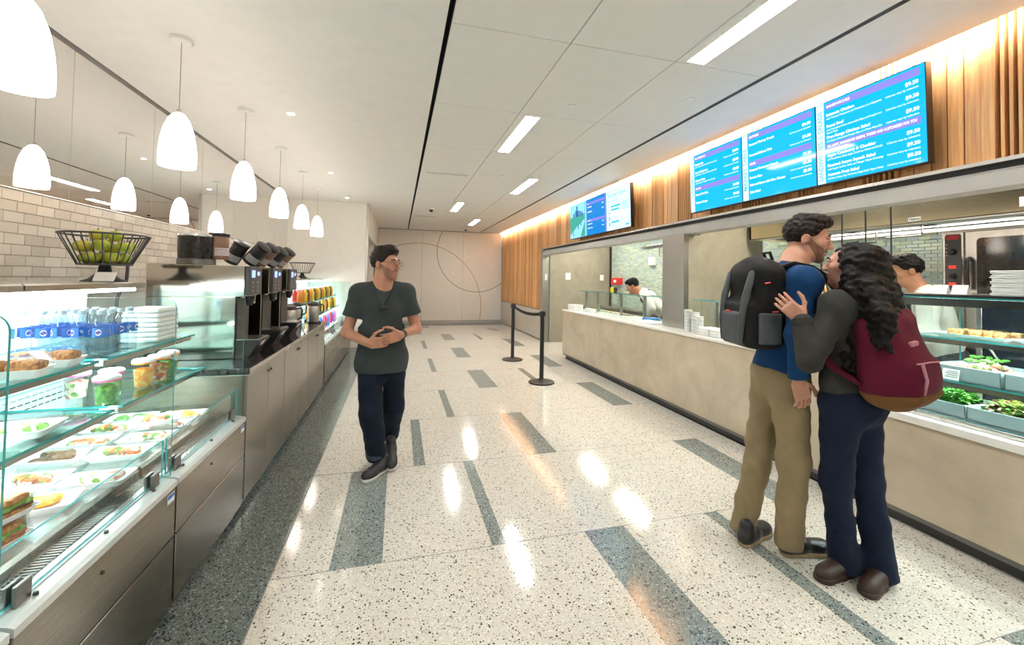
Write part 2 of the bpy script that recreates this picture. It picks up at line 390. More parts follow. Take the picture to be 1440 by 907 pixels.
# ------------------------------------------------------------------ implicit surfaces (people, bags, hair, fruit)
def V3(p): return np.array(p, dtype=np.float32)
class SDF:
    def __init__(s): s.ops = []
    def _add(s, f, lo, hi, k, mode): s.ops.append((f, V3(lo), V3(hi), k, mode)); return s
    def cone(s, a, b, ra, rb, k=.02, mode='u', flat=None):
        """round cone from a to b"""
        a, b = V3(a), V3(b); ba = b-a; L2 = float(ba@ba)+1e-9; m = max(ra, rb)
        def f(X, Y, Z):
            x, y, z = X-a[0], Y-a[1], Z-a[2]; t_ = np.clip((x*ba[0]+y*ba[1]+z*ba[2])/L2, 0, 1)
            dx, dy, dz = x-t_*ba[0], y-t_*ba[1], z-t_*ba[2]
            return np.sqrt(dx*dx+dy*dy+dz*dz)-(ra+(rb-ra)*t_)
        return s._add(f, np.minimum(a, b)-m, np.maximum(a, b)+m, k, mode)
    def ell(s, c, r, k=.02, mode='u', R=None):
        c, r = V3(c), V3(r); m = float(max(r)); Rm = None if R is None else np.array(R, dtype=np.float32)
        def f(X, Y, Z):
            x, y, z = X-c[0], Y-c[1], Z-c[2]
            if Rm is not None: x, y, z = (Rm[0, 0]*x+Rm[1, 0]*y+Rm[2, 0]*z, Rm[0, 1]*x+Rm[1, 1]*y+Rm[2, 1]*z, Rm[0, 2]*x+Rm[1, 2]*y+Rm[2, 2]*z)
            k0 = np.sqrt((x/r[0])**2+(y/r[1])**2+(z/r[2])**2); k1 = np.sqrt((x/r[0]**2)**2+(y/r[1]**2)**2+(z/r[2]**2)**2)+1e-9
            return k0*(k0-1)/k1
        e = r if R is None else np.array([m]*3)
        return s._add(f, c-e, c+e, k, mode)
    def rbox(s, c, h, rr, k=.02, mode='u', R=None):
        c, h = V3(c), V3(h); m = float(np.linalg.norm(h)); Rm = None if R is None else np.array(R, dtype=np.float32)
        def f(X, Y, Z):
            x, y, z = X-c[0], Y-c[1], Z-c[2]
            if Rm is not None: x, y, z = (Rm[0, 0]*x+Rm[1, 0]*y+Rm[2, 0]*z, Rm[0, 1]*x+Rm[1, 1]*y+Rm[2, 1]*z, Rm[0, 2]*x+Rm[1, 2]*y+Rm[2, 2]*z)
            qx, qy, qz = abs(x)-h[0]+rr, abs(y)-h[1]+rr, abs(z)-h[2]+rr
            return np.sqrt(np.maximum(qx, 0)**2+np.maximum(qy, 0)**2+np.maximum(qz, 0)**2)+np.minimum(np.maximum(qx, np.maximum(qy, qz)), 0)-rr
        return s._add(f, c-m, c+m, k, mode)
    def clip(s, fn):
        """keep only where fn<0, over the whole grid"""
        s.ops.append((fn, None, None, 0, 'clip')); return s
    def warp(s, fn):
        s.ops.append((fn, None, None, 0, 'warp')); return s
    def grow(s, d): s.ops.append((d, None, None, 0, 'grow')); return s
    def bounds(s):
        lo = np.min([o[1] for o in s.ops if o[1] is not None and o[4] == 'u'], axis=0); hi = np.max([o[2] for o in s.ops if o[2] is not None and o[4] == 'u'], axis=0)
        return lo, hi
    def mesh(s, name, mat, h=.008, pad=.03, bnd=None):
        lo, hi = s.bounds() if bnd is None else (V3(bnd[0]), V3(bnd[1])); lo = lo-pad; hi = hi+pad
        n = np.ceil((hi-lo)/h).astype(int)+1
        ax = [lo[i]+h*np.arange(n[i], dtype=np.float32) for i in range(3)]
        F = np.full(n, .2, np.float32); mg = .05
        for f, a, b_, k, mode in s.ops:
            if a is None:
                if mode == 'grow': F -= f; continue
                X, Y, Z = ax[0][:, None, None], ax[1][None, :, None], ax[2][None, None, :]
                if mode == 'clip': F = np.maximum(F, f(X, Y, Z)).astype(np.float32)
                else: F = (F+f(X, Y, Z)).astype(np.float32)
                continue
            i0 = np.maximum(0, np.floor((a-mg-k-lo)/h).astype(int)); i1 = np.minimum(n, np.ceil((b_+mg+k-lo)/h).astype(int)+1)
            if (i1 <= i0).any(): continue
            sl = tuple(slice(p, q) for p, q in zip(i0, i1))
            d = f(ax[0][sl[0]][:, None, None], ax[1][sl[1]][None, :, None], ax[2][sl[2]][None, None, :])
            g = F[sl]
            if mode == 'u':
                if k > 0: hh = np.maximum(k-abs(g-d), 0)/k; F[sl] = np.minimum(g, d)-hh*hh*k*.25
                else: F[sl] = np.minimum(g, d)
            else:
                d = -d; hh = np.maximum(k-abs(g-d), 0)/max(k, 1e-6); F[sl] = np.maximum(g, d)+hh*hh*k*.25
        F[0], F[-1] = 1, 1; F[:, 0], F[:, -1] = 1, 1; F[:, :, 0], F[:, :, -1] = 1, 1
        return surfnets(F, lo, h, name, mat)
def surfnets(F, lo, h, name, mat):
    nx, ny, nz = F.shape; S = F < 0
    c = S[:-1, :-1, :-1].astype(np.int8)
    for dx, dy, dz in ((1, 0, 0), (0, 1, 0), (1, 1, 0), (0, 0, 1), (1, 0, 1), (0, 1, 1), (1, 1, 1)):
        c = c+S[dx:nx-1+dx, dy:ny-1+dy, dz:nz-1+dz]
    A = np.argwhere((c > 0) & (c < 8)); 
    idx = np.full(c.shape, -1, np.int32); idx[A[:, 0], A[:, 1], A[:, 2]] = np.arange(len(A))
    P = np.zeros((len(A), 3), np.float32); W = np.zeros(len(A), np.float32)
    cor = [(0, 0, 0), (1, 0, 0), (0, 1, 0), (1, 1, 0), (0, 0, 1), (1, 0, 1), (0, 1, 1), (1, 1, 1)]
    vals = [F[A[:, 0]+d[0], A[:, 1]+d[1], A[:, 2]+d[2]] for d in cor]
    for i, j in ((0, 1), (2, 3), (4, 5), (6, 7), (0, 2), (1, 3), (4, 6), (5, 7), (0, 4), (1, 5), (2, 6), (3, 7)):
        a, b_ = vals[i], vals[j]; m = (a < 0) != (b_ < 0); t_ = np.where(m, a/np.where(m, a-b_, 1), 0)
        p0, p1 = np.array(cor[i], np.float32), np.array(cor[j], np.float32)
        P += (p0+t_[:, None]*(p1-p0))*m[:, None]; W += m
    P = (A+P/W[:, None])*h+lo
    Q = []
    for ax_ in range(3):
        sl0 = [slice(None)]*3; sl1 = [slice(None)]*3; sl0[ax_] = slice(0, -1); sl1[ax_] = slice(1, None)
        a, b_ = S[tuple(sl0)], S[tuple(sl1)]; E_ = np.argwhere(a != b_)
        o1, o2 = [(1, 2), (2, 0), (0, 1)][ax_]
        E_ = E_[(E_[:, o1] > 0) & (E_[:, o2] > 0) & (E_[:, o1] < F.shape[o1]-1) & (E_[:, o2] < F.shape[o2]-1)]
        flip = a[E_[:, 0], E_[:, 1], E_[:, 2]]
        def g(d1, d2):
            e = E_.copy(); e[:, o1] -= d1; e[:, o2] -= d2; return idx[e[:, 0], e[:, 1], e[:, 2]]
        q = np.stack([g(1, 1), g(0, 1), g(0, 0), g(1, 0)], 1); q[~flip] = q[~flip][:, ::-1]; Q.append(q)
    Q = np.concatenate(Q); Q = Q[(Q >= 0).all(1)]
    me = bpy.data.meshes.new(name); me.vertices.add(len(P)); me.vertices.foreach_set('co', P.astype(np.float32).ravel())
    me.loops.add(len(Q)*4); me.loops.foreach_set('vertex_index', Q.astype(np.int32).ravel())
    me.polygons.add(len(Q)); me.polygons.foreach_set('loop_start', np.arange(0, len(Q)*4, 4, dtype=np.int32))
    me.update(); me.validate(); me.polygons.foreach_set('use_smooth', np.ones(len(me.polygons), bool))
    me.materials.append(MATS[mat]); return me
def wob(X, Y, Z, s=1.0, p=0.0):
    """cheap smooth noise"""
    return (np.sin(X*31*s+2.1*np.sin(Z*17*s+p)+p)*np.sin(Y*27*s+1.7*np.sin(X*13*s))*.6+np.sin(Z*41*s+1.3*np.sin(Y*23*s+p)+X*9*s)*.4)
# ------------------------------------------------------------------ floor
YN, YF = -3.5, 13.92          # near end (behind the camera) and far wall
CZ = 3.05                     # ceiling height
XM = -2.2                     # mirror plane of the left wall
XW = 3.42                     # face of the timber wall
XK = 5.1                      # tiled kitchen wall
floor = struct('floor', MB().box(-2.4, 5.4, YN-.1, 14.1, -.12, 0), 'terrazzo_light')
YK = [2.33+1.115*k for k in range(-5, 11)]
def inlay(x0, x1, y0, y1, m):
    MB().box(x0, x1, y0, y1, -.01, .0008).build('terrazzo_inlay', m, floor)
inlay(-.96, -.578, YN, 9.4, 'terrazzo_dark')
y_ = lambda k: 2.33+1.115*k
for (x0, x1), ks in (((-.31, -.05), (0, -2, -4)), ((.15, .24), (1, -3)), ((.54, .62), (0, 2, 4, 6, 8, -2, -4)), ((1.10, 1.36), (-1, 1, 3, 5, 7, -3, -5)),
                     ((1.95, 2.04), (-1, 3, 7, -3)), ((2.52, 2.78), (-2, 0, 2, 4, 6, -4))):
    for k in ks: inlay(x0, x1, y_(k)+.002, y_(k+1)-.002, 'terrazzo_mid')
inlay(2.58, 2.86, 11.8, 12.5, 'terrazzo_mid'); inlay(.1, .9, 12.7, 13.1, 'terrazzo_mid'); inlay(-.6, 3.3, 13.3, 13.9, 'terrazzo_mid')
for y in YK: MB().box(-.578, 3.06, y-.0015, y+.0015, -.01, .0011).build('divider_strip', 'mid_grey', floor)
MB().box(-.582, -.576, YN, 9.4, -.01, .0013).build('divider_strip', 'mid_grey', floor)
# ------------------------------------------------------------------ ceiling
ceiling = struct('ceiling', MB().box(-2.4, 5.4, YN-.1, 14.1, 3.34, 3.45), 'ceiling')
MB().box(-2.17, .243, YN, YF, CZ, CZ+.04).build('plaster_ceiling', 'ceiling', ceiling)
MB().box(-2.4, 3.25, YN, YF, CZ+.05, CZ+.07).build('plenum_backing', 'dark_gap', ceiling)
MB().box(-2.21, -2.17, YN, 9.4, CZ+.14, CZ+.16).build('recess_cap', 'mid_grey', ceiling)
ycuts = [2.525+1.212*k for k in range(-5, 10)]; ycuts = [YN]+[y for y in ycuts if YN+.3 < y < YF-.3]+[YF]
for x0, x1 in ((.275, 1.055), (1.060, 1.850), (1.855, 2.615)):
    for a, b in zip(ycuts, ycuts[1:]):
        MB().cbox(x0, x1, a+.0025, b-.0025, CZ, CZ+.03, .003).build('ceiling_panel', 'ceiling_panel', ceiling)
MB().box(2.655, 3.30, YN, YF, CZ, CZ+.03).build('soffit_strip', 'ceiling', ceiling)
for x0, x1 in ((.243, .246), (.272, .275), (2.615, 2.618), (2.652, 2.655)):
    MB().box(x0, x1, YN, YF, CZ-.001, CZ+.05).build('slot_edge', 'mid_grey' if x0 > 1 else 'dark_gap', ceiling)
# ------------------------------------------------------------------ far wall
wall_far = struct('wall_far', MB().box(-.7, 5.4, YF+.02, YF+.14, 0, 3.3), 'dark_grey')
xs = [-.66, .72, 2.06, 3.385]
for a, b in zip(xs, xs[1:]):
    MB().cbox(a+.003, b-.003, YF-.005, YF+.02, .10, 3.045, .002).build('wall_panel', 'panel_far', wall_far)
MB().box(-.66, 3.40, YF-.012, YF, 3.02, 3.05).build('head_trim', 'beam_steel', wall_far)
MB().box(3.385, 3.41, YF-.03, YF+.02, 0, 3.05).build('corner_trim', 'beam_steel', wall_far)
struct('baseboard_far', MB().box(-.66, 3.39, YF-.02, YF+.01, 0, .098), 'beam_steel')
def arc_inlay(c, r, a0, a1, m, w_=.022):
    vs = []; fs = []; n = 90
    for i in range(n+1):
        a = a0+(a1-a0)*i/n
        for rr in (r-w_/2, r+w_/2):
            for y in (YF-.0075, YF+.005): vs.append((c[0]+rr*math.cos(a), y, c[1]+rr*math.sin(a)))
    for i in range(n):
        o = 4*i; p = o+4
        fs += [(o, p, p+2, o+2), (o+1, o+3, p+3, p+1), (o, o+1, p+1, p), (o+2, p+2, p+3, o+3)]
    MB().raw(vs, fs).build('arc_inlay', m, wall_far)
plain('arc_copper', (.50, .29, .14), .4); plain('arc_grey', (.27, .25, .235), .4)
arc_inlay((.612, .529), 2.08, math.radians(-11.5), math.radians(127), 'arc_copper')
a_ = math.acos((3.385-2.533)/1.334); b_ = PI-math.asin((3.045-2.370)/1.334)
arc_inlay((2.533, 2.370), 1.334, b_, 2*PI-a_, 'arc_grey')
# ------------------------------------------------------------------ left wall: tiles below, mirrors above, white return wall and opening
wall_left = struct('wall_left', MB().box(-2.32, -2.205, YN, 9.52, 0, 3.3), 'wall_white')
MB().box(-2.205, -2.178, YN, 9.4, 0, 1.972).build('tile_bed', 'grout', wall_left)
TH, TL = .0635, .138
tm = MB().cbox(0, .011, 0, TL-.003, 0, TH-.003, .0018).mesh('tile', 'tile_white')
rows = [1.972-TH*(i+1) for i in range(10)]; cand = []
for i, z in enumerate(rows):
    y = 2.2+(TL/2 if i % 2 else 0)+(i*.031 % .05)
    while y < 9.3: cand.append((y, z)); y += TL
far_t = MB(); ncount = 0
for y, z in sorted(cand):
    if ncount < 300: ob('tile', tm, wall_left, (-2.178, y, z)); ncount += 1
    else: far_t.box(-2.178, -2.167, y, y+TL-.003, z, z+TH-.003)
tag(far_t.build('tile', 'tile_white', wall_left), kind='stuff')
MB().cbox(-2.2, -2.165, 2.2, 9.4, 1.972, 1.984, .003).build('cap_trim', 'steel', wall_left)
seams = [-1.4, -.4, .6, 1.59, 2.58, 3.57, 4.56, 5.55, 6.53, 7.54, 8.5, 9.4]
for a, b in zip(seams, seams[1:]):
    MB().box(-2.206, XM, a+.003, b-.003, 1.985, 3.19).build('mirror_panel', 'mirror', wall_left)
struct('wall_return', MB().box(-2.21, -.66, 9.4, 9.52, 0, 3.06), 'wall_white')
struct('trim_corner', MB().cbox(-.685, -.64, 9.385, 9.53, 0, 3.05, .003), 'steel_z')
struct('wall_passage', MB().box(-.72, -.66, 9.52, YF, 2.42, 3.06).box(-2.0, -.72, YF-1, YF, 0, 3.06).box(-2.1, -2.0, 9.52, YF, 0, 3.06), 'wall_white')
plain('teal_dark', (.05, .10, .095), .5)
struct('door_1', MB().cbox(-.78, -.70, 13.0, 13.75, .01, 2.41, .01), 'teal_dark')
# ------------------------------------------------------------------ right wall: timber slats, steel header, stone base
wall_right = struct('wall_right', MB().box(3.46, 3.56, YN, 9.62, 2.2, 3.34).box(3.46, 3.56, 9.62, 14.05, 0, 3.34), 'dark_gap')
rw = random.Random(3); y = -1.2; n = 0
def slat(y0, y1, dep):
    zb = .745 if y0 > 9.63 else 2.245
    m = MB().cbox(0, .046+dep, 0, y1-y0, 0, 3.33-zb, .002).mesh('slat', 'wood'); ob('slat', m, wall_right, (XW+.004-dep, y0, zb))
plan = []
while y < YF-.05:
    if n % 2 == 0:
        for k in range(rw.choice((3, 4, 5, 4))):
            w_ = rw.choice((.085, .085, .075, .10)); plan.append((y, w_-.007, 0)); y += w_
    else:
        for k in range(rw.choice((4, 5, 6, 3))): plan.append((y, .017, .022)); y += .037
        plan.append((y, .062, .03)); y += .075
    n += 1
for y0, w_, dep in plan:
    y1 = min(y0+w_, YF-.035)
    if y1-y0 < .01 or (y0 < 9.63 < y1): continue
    slat(y0, y1, dep)
MB().cbox(3.40, 3.46, 9.66, YF-.03, .02, .735, .003).build('stone_panel', 'stone_base', wall_right)
MB().box(3.41, 3.46, 9.66, YF-.03, .735, .745).build('reveal', 'dark_gap', wall_right)
# steel header over the servery: lip, dark groove, face
hd = struct('trim_header', MB().prism([(3.31, 2.215), (3.47, 2.215), (3.47, 2.238), (3.31, 2.238)], 'Y', -1.6, 9.7), 'steel_bright')
MB().box(3.40, 3.47, -1.6, 9.7, 2.185, 2.215).build('groove', 'dark_grey', hd)
MB().prism([(3.335, 2.075), (3.50, 2.075), (3.50, 2.185), (3.36, 2.185), (3.335, 2.165)], 'Y', -1.6, 9.66).build('header_face', 'beam_steel', hd)
struct('trim_jamb', MB().cbox(3.33, 3.50, 9.5, 9.66, 0, 2.185, .004), 'steel_z')
# ------------------------------------------------------------------ servery back room
wall_kitchen = struct('wall_kitchen', MB().box(XK+.012, XK+.12, YN, 9.6, 0, 2.9), 'grout_green')
GH, GL = .0355, .106
gm = MB().cbox(-.008, .004, 0, GL-.005, 0, GH-.005, .0012).mesh('tile', 'tile_green')
rg = random.Random(5); far_g = MB(); tint = []; near = []; far_ = []
for i in range(50):
    z = .93+i*GH; y = 1.6+(GL/2 if i % 2 else 0)
    while y < 9.4:
        (near if (2.75 < y < 4.15 and 1.42 < z < 2.05) else far_).append((y, z)); y += GL
near.sort(key=lambda p: p[0])
for k, (y, z) in enumerate(near):
    if k < 300: ob('tile', gm, wall_kitchen, (XK+.008, y, z))
    else: far_.append((y, z))
for y, z in far_:
    far_g.box(XK, XK+.012, y, y+GL-.005, z, z+GH-.005); tint += [rg.random()]*6
fo = far_g.build('tile', 'tile_green_far', wall_kitchen); tag(fo, kind='stuff')
at = fo.data.attributes.new('tint', 'FLOAT', 'FACE'); at.data.foreach_set('value', tint[:len(fo.data.polygons)])
struct('wall_partition', MB().box(3.50, XK+.012, 9.45, 9.6, 0, 2.9), 'plaster_wall')
struct('trim_edge', MB().box(XK-.03, XK, 9.40, 9.45, .0, 2.7), 'black_metal')
wp = struct('wall_divider', MB().box(3.36, 4.52, 4.36, 4.66, 0, 2.07).box(3.57, 4.52, 4.36, 4.66, 2.07, 2.72), 'plaster_wall')
struct('trim_column', MB().cbox(3.285, 3.36, 4.30, 4.72, .935, 2.073, .004), 'steel_z')
struct('ceiling_kitchen', MB().box(3.48, XK+.05, YN, 9.6, 2.72, 2.80), 'ceiling')
struct('wall_kitchen_end', MB().box(3.4, XK+.05, -1.8, -1.7, 0, 2.9), 'wall_white')
# ------------------------------------------------------------------ behind the camera
struct('wall_back', MB().box(-2.4, 5.4, YN-.1, YN, 0, 3.4), 'wall_white')
struct('wall_right_rear', MB().box(3.40, 3.5, YN, -1.6, 0, 2.24), 'plaster_wall')
# ------------------------------------------------------------------ ceiling lamps and fittings
def strip_light(x0, x1, y0, y1, label):
    t = thing('ceiling_light', label, 'light', ((x0+x1)/2, (y0+y1)/2, CZ), 0, 'recessed ceiling light strips')
    hx, hy = (x1-x0)/2, (y1-y0)/2
    MB().box(-hx, hx, -hy, hy, -.004, -.001).build('diffuser', 'light_panel', t)
    MB().box(-hx-.006, -hx, -hy-.006, hy+.006, -.005, -.0005).box(hx, hx+.006, -hy-.006, hy+.006, -.005, -.0005).box(-hx, hx, -hy-.006, -hy, -.005, -.0005).box(-hx, hx, hy, hy+.006, -.005, -.0005).build('frame', 'white_plastic', t)
for x0, y0, lb in ((1.135, 3.78, 'short white light strip in the ceiling left of the blue menu screens'), (1.135, 8.60, 'small white light strip nearest the dome camera'),
                   (1.135, -1.07, 'white light strip in the ceiling behind the viewer'), (1.925, 1.33, 'longest white light strip at the top edge, nearest the viewer'),
                   (1.925, 6.16, 'white light strip second in the row nearer the timber wall'), (1.925, 10.95, 'smallest white light strip close to the far wall'), (1.925, -3.4, 'white light strip over the rear of the room')):
    strip_light(x0, x0+.135, y0, y0+1.16, lb)
cove = thing('cove_light', 'long hidden light strip along the top of the timber slat wall', 'light', (3.275, 0, CZ+.035))
MB().box(-.015, .012, -1.4, YF-.04, 0, .012).build('housing', 'white_plastic', cove)
MB().box(.0125, .020, -1.4, YF-.04, .0, .020).build('led_strip', 'light_cove', cove)
def downlight(x, y, lb):
    t = thing('downlight', lb, 'light', (x, y, CZ), 0, 'small round ceiling downlights')
    MB().lathe([(.030, -.002), (.052, -.004), (.055, -.001), (.055, .0)], 24).build('trim_ring', 'white_plastic', t, smooth=True)
    MB().lathe([(.0, -.003), (.029, -.003)], 20).build('lens', 'light_down', t)
for x, y, lb in ((-1.03, 4.41, 'small round downlight beside the second pendant'), (-1.02, 6.78, 'small round downlight beside the fourth pendant'), (-1.02, 8.84, 'small round downlight nearest the white return wall'),
                 (-1.03, 2.1, 'small round downlight over the open food case'), (-1.03, -.3, 'small round downlight behind the viewer')): downlight(x, y, lb)
def disc(x, y, lb):
    o = MB().lathe([(0, -.012), (.028, -.011), (.036, -.004), (.036, 0)], 20).build('sprinkler_cover', 'white_plastic', None, (x, y, CZ), smooth=True)
    tag(o, lb, 'sprinkler', 'white sprinkler covers')
disc(1.456, 3.425, 'white round sprinkler cover between the two nearest light strips'); disc(1.47, 6.1, 'white round sprinkler cover beside the second light strip'); disc(1.5, 8.2, 'white round sprinkler cover in the far half of the ceiling'); disc(2.35, 3.0, 'white round sprinkler cover nearest the menu screens')
v = thing('ceiling_vent', 'slim dark slot air vent across the ceiling panel', 'vent', (.67, 6.27, CZ))
MB().box(-.31, .31, -.03, -.022, -.006, 0).box(-.31, .31, .022, .03, -.006, 0).box(-.31, -.302, -.03, .03, -.006, 0).box(.302, .31, -.03, .03, -.006, 0).build('frame', 'white_plastic', v)
MB().box(-.30, .30, -.021, .021, -.0015, -.0005).build('slot', 'dark_gap', v); MB().box(-.30, .30, -.004, .002, -.006, -.001).build('blade', 'white_plastic', v)
v2 = thing('ceiling_vent', 'thin far air vent near the dome camera', 'vent', (.62, 10.8, CZ))
MB().box(-.30, .30, -.03, .03, -.006, 0).build('frame', 'white_plastic', v2); MB().box(-.28, .28, -.012, .012, -.008, -.005).build('slot', 'dark_gap', v2)
cd = thing('dome_camera', 'white and black dome security camera on the ceiling', 'camera', (.67, 9.5, CZ))
MB().lathe([(.0, -.04), (.07, -.035), (.075, -.01), (.075, 0)], 24).build('housing', 'white_plastic', cd, smooth=True)
MB().lathe([(0, -.095), (.025, -.088), (.042, -.065), (.046, -.04), (.046, -.036)], 24).build('dome', 'black_plastic', cd, smooth=True)
c2 = thing('dome_camera', 'tiny black dome camera where the far wall meets the ceiling', 'camera', (2.02, 13.2, CZ))
MB().lathe([(.0, -.02), (.06, -.018), (.062, 0)], 20).build('housing', 'white_plastic', c2, smooth=True); MB().lathe([(0, -.06), (.03, -.05), (.04, -.02)], 20).build('dome', 'black_plastic', c2, smooth=True)
# ------------------------------------------------------------------ pendants
def pendant(y, lb):
    t = thing('pendant_lamp', lb, 'lamp', (-1.42, y, 2.2), 0, 'row of white glass pendant lamps')
    prof = [(.100, 0), (.1025, .03), (.101, .10), (.094, .17), (.080, .245), (.058, .31), (.034, .345), (.014, .357), (.0, .358)]
    MB().lathe([(.092, .002), (.0965, .002)] + prof, 32).build('shade', 'pendant_glass', t, smooth=True)
    MB().tube([(0, 0, .355), (0, 0, .845)], .0022, 6).build('cord', 'mid_grey', t)
    MB().lathe([(0, .352), (.011, .352), (.011, .38), (.004, .39)], 14).build('socket_cap', 'steel_bright', t, smooth=True)
    MB().lathe([(.0, .822), (.058, .826), (.066, .838), (.066, .8495)], 28).build('canopy', 'white_plastic', t, smooth=True)
for i, (y, lb) in enumerate(((2.02, 'largest white glass pendant lamp, cut by the top left corner'), (3.22, 'second white pendant lamp, above the espresso hopper'), (4.43, 'third white pendant lamp from the corner'),
                             (5.64, 'fourth white pendant lamp from the corner'), (6.87, 'fifth white pendant lamp from the corner'), (8.08, 'smallest white pendant lamp, nearest the white wall'))): pendant(y, lb)
# ================================================================== LEFT SIDE
XF = -.93                       # front plane of the cases and cabinets
def pane(x0, x1, y0, y1, z0, z1, name, parent, mat='glass'):
    return MB().box(x0, x1, y0, y1, z0, z1, 0, 1).build(name, [mat, 'glass_edge'], parent)
def food_case(y0, L, lb, end_glass=True, start_glass=False):
    """open refrigerated grab-and-go case; local x=0 is its front, -x goes to the wall"""
    t = thing('food_case', lb, 'display case', (XF, y0, 0), 0, 'open refrigerated food cases')
    D = -1.235; e = .004
    MB().box(D, -.02, e, L-e, .07, .57).build('body', 'case_white', t)
    MB().box(D, -.05, e, L-e, 0, .07).build('plinth', 'black_plastic', t)
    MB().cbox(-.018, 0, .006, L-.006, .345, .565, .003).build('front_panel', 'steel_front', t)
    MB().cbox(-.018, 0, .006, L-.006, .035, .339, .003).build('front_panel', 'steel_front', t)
    MB().prism([(.004, .562), (.004, .585), (-.012, .592), (-.075, .604), (-.075, .57), (-.02, .565)], 'Y', e, L-e).build('ledge', 'ledge', t)
    for yy in (.12, L*.5, L-.12):
        MB().lathe([(0, .012), (.006, .011), (.007, 0)], 12).build('screw', 'dark_grey', t, (-.03, yy, .592), smooth=True)
    MB().lathe([(0, .006), (.006, .004), (.007, 0)], 12).build('lock', 'dark_grey', t, (0, L*.42, .50), (0, PI/2, 0), smooth=True)
    b = MB().box(0, .0015, L-.075, L-.02, .508, .545).build('badge', 'label_white', t); MB().box(0, .0022, L-.073, L-.022, .528, .543).build('badge_stripe', 'blue_label', b)
    # guard glass on the ledge with square clamps
    pane(-.056, -.048, .012, L-.012, .606, .765, 'guard_glass', t)
    for yy in (.09, L-.09):
        c = MB().cbox(-.046, -.036, yy-.027, yy+.027, .596, .655, .002).build('clamp', 'steel_dark', t)
        MB().cbox(-.068, -.058, yy-.027, yy+.027, .596, .655, .002).build('clamp_plate', 'steel_dark', c)
    # air grille
    MB().box(-.135, -.06, .01, L-.01, .60, .607).build('grille_tray', 'steel_bright', t)
    g = MB(); yy = .02
    while yy < L-.03: g.box(-.128, -.082, yy, yy+.007, .607, .6115); yy += .0145
    tag(g.build('grille_fins', 'steel_dark', t), kind='stuff')
    MB().prism([(-.136, .60), (-.138, .640), (-.150, .652), (-.150, .60)], 'Y', .01, L-.01).build('deck_lip', 'steel', t)
    MB().box(-.86, -.15, .01, L-.01, .636, .650).build('deck', 'steel_bright', t)
    # back panel with rows of slots
    MB().box(-.88, -.862, .01, L-.01, .60, 1.43).build('back_panel', 'case_white', t)
    g = MB()
    for zz in (.80, .83, .86, 1.00, 1.03):
        yy = .05
        while yy < L-.07: g.box(-.862, -.8605, yy, yy+.03, zz, zz+.006); yy += .042
    tag(g.build('air_slots', 'dark_grey', t), kind='stuff')
    MB().box(D, -.88, .01, L-.01, .57, 1.40).build('rear_cabinet', 'steel', t)
    # canopy with light strip
    cp = MB().prism([(-1.20, 1.445), (-.575, 1.445), (-.565, 1.438), (-.565, 1.412), (-.60, 1.405), (-1.20, 1.405)], 'Y', 0.002, L-.002).build('canopy', 'steel', t)
    MB().box(-.64, -.60, .03, L-.03, 1.392, 1.404).build('light_bar', 'light_case', cp)
    # glass shelves on rails with light bars
    for zz, xf, nm in ((1.115, -.285, 'upper'), (.908, -.225, 'lower')):
        s = pane(-.80, xf, .025, L-.025, zz, zz+.010, 'shelf', t, 'glass_shelf')
        MB().box(xf-.05, xf-.02, .03, L-.03, zz-.026, zz-.001).build('shelf_rail', 'steel', s)
        MB().box(xf-.085, xf-.055, .03, L-.03, zz-.014, zz-.003).build('light_bar', 'light_case', s); MB().box(xf-.09, xf-.02, .03, L-.03, zz-.0028, zz-.0008).build('bar_cover', 'steel', s)
        for yy in (.04, L-.05): MB().prism([(-.86, zz-.05), (-.86, zz), (xf-.04, zz), (xf-.04, zz-.012)], 'Y', yy, yy+.008).build('bracket', 'steel_dark', s)
    for yy in (.02, L-.032): MB().box(-.862, -.835, yy, yy+.012, .65, 1.405).build('upright', 'steel_bright', t)
    for on, yy in ((end_glass, L-.006), (start_glass, .002)):
        if on:
            MB().prism(rrect(-.86, -.022, .606, 1.39, .045, (0, 0, 1, 0)), 'Y', yy-.004, yy+.004, 0, 1).build('side_glass', ['glass', 'glass_edge'], t)
    return t
food_case(.52, .855, 'open refrigerated case at the bottom left corner')
food_case(1.38, .825, 'open refrigerated case with stacked sandwich boxes on its deck')
food_case(2.21, .86, 'open refrigerated case holding water bottles, fruit bowl on its canopy')
DK, LS, US = .650, .918, 1.125   # deck, lower shelf, upper shelf heights
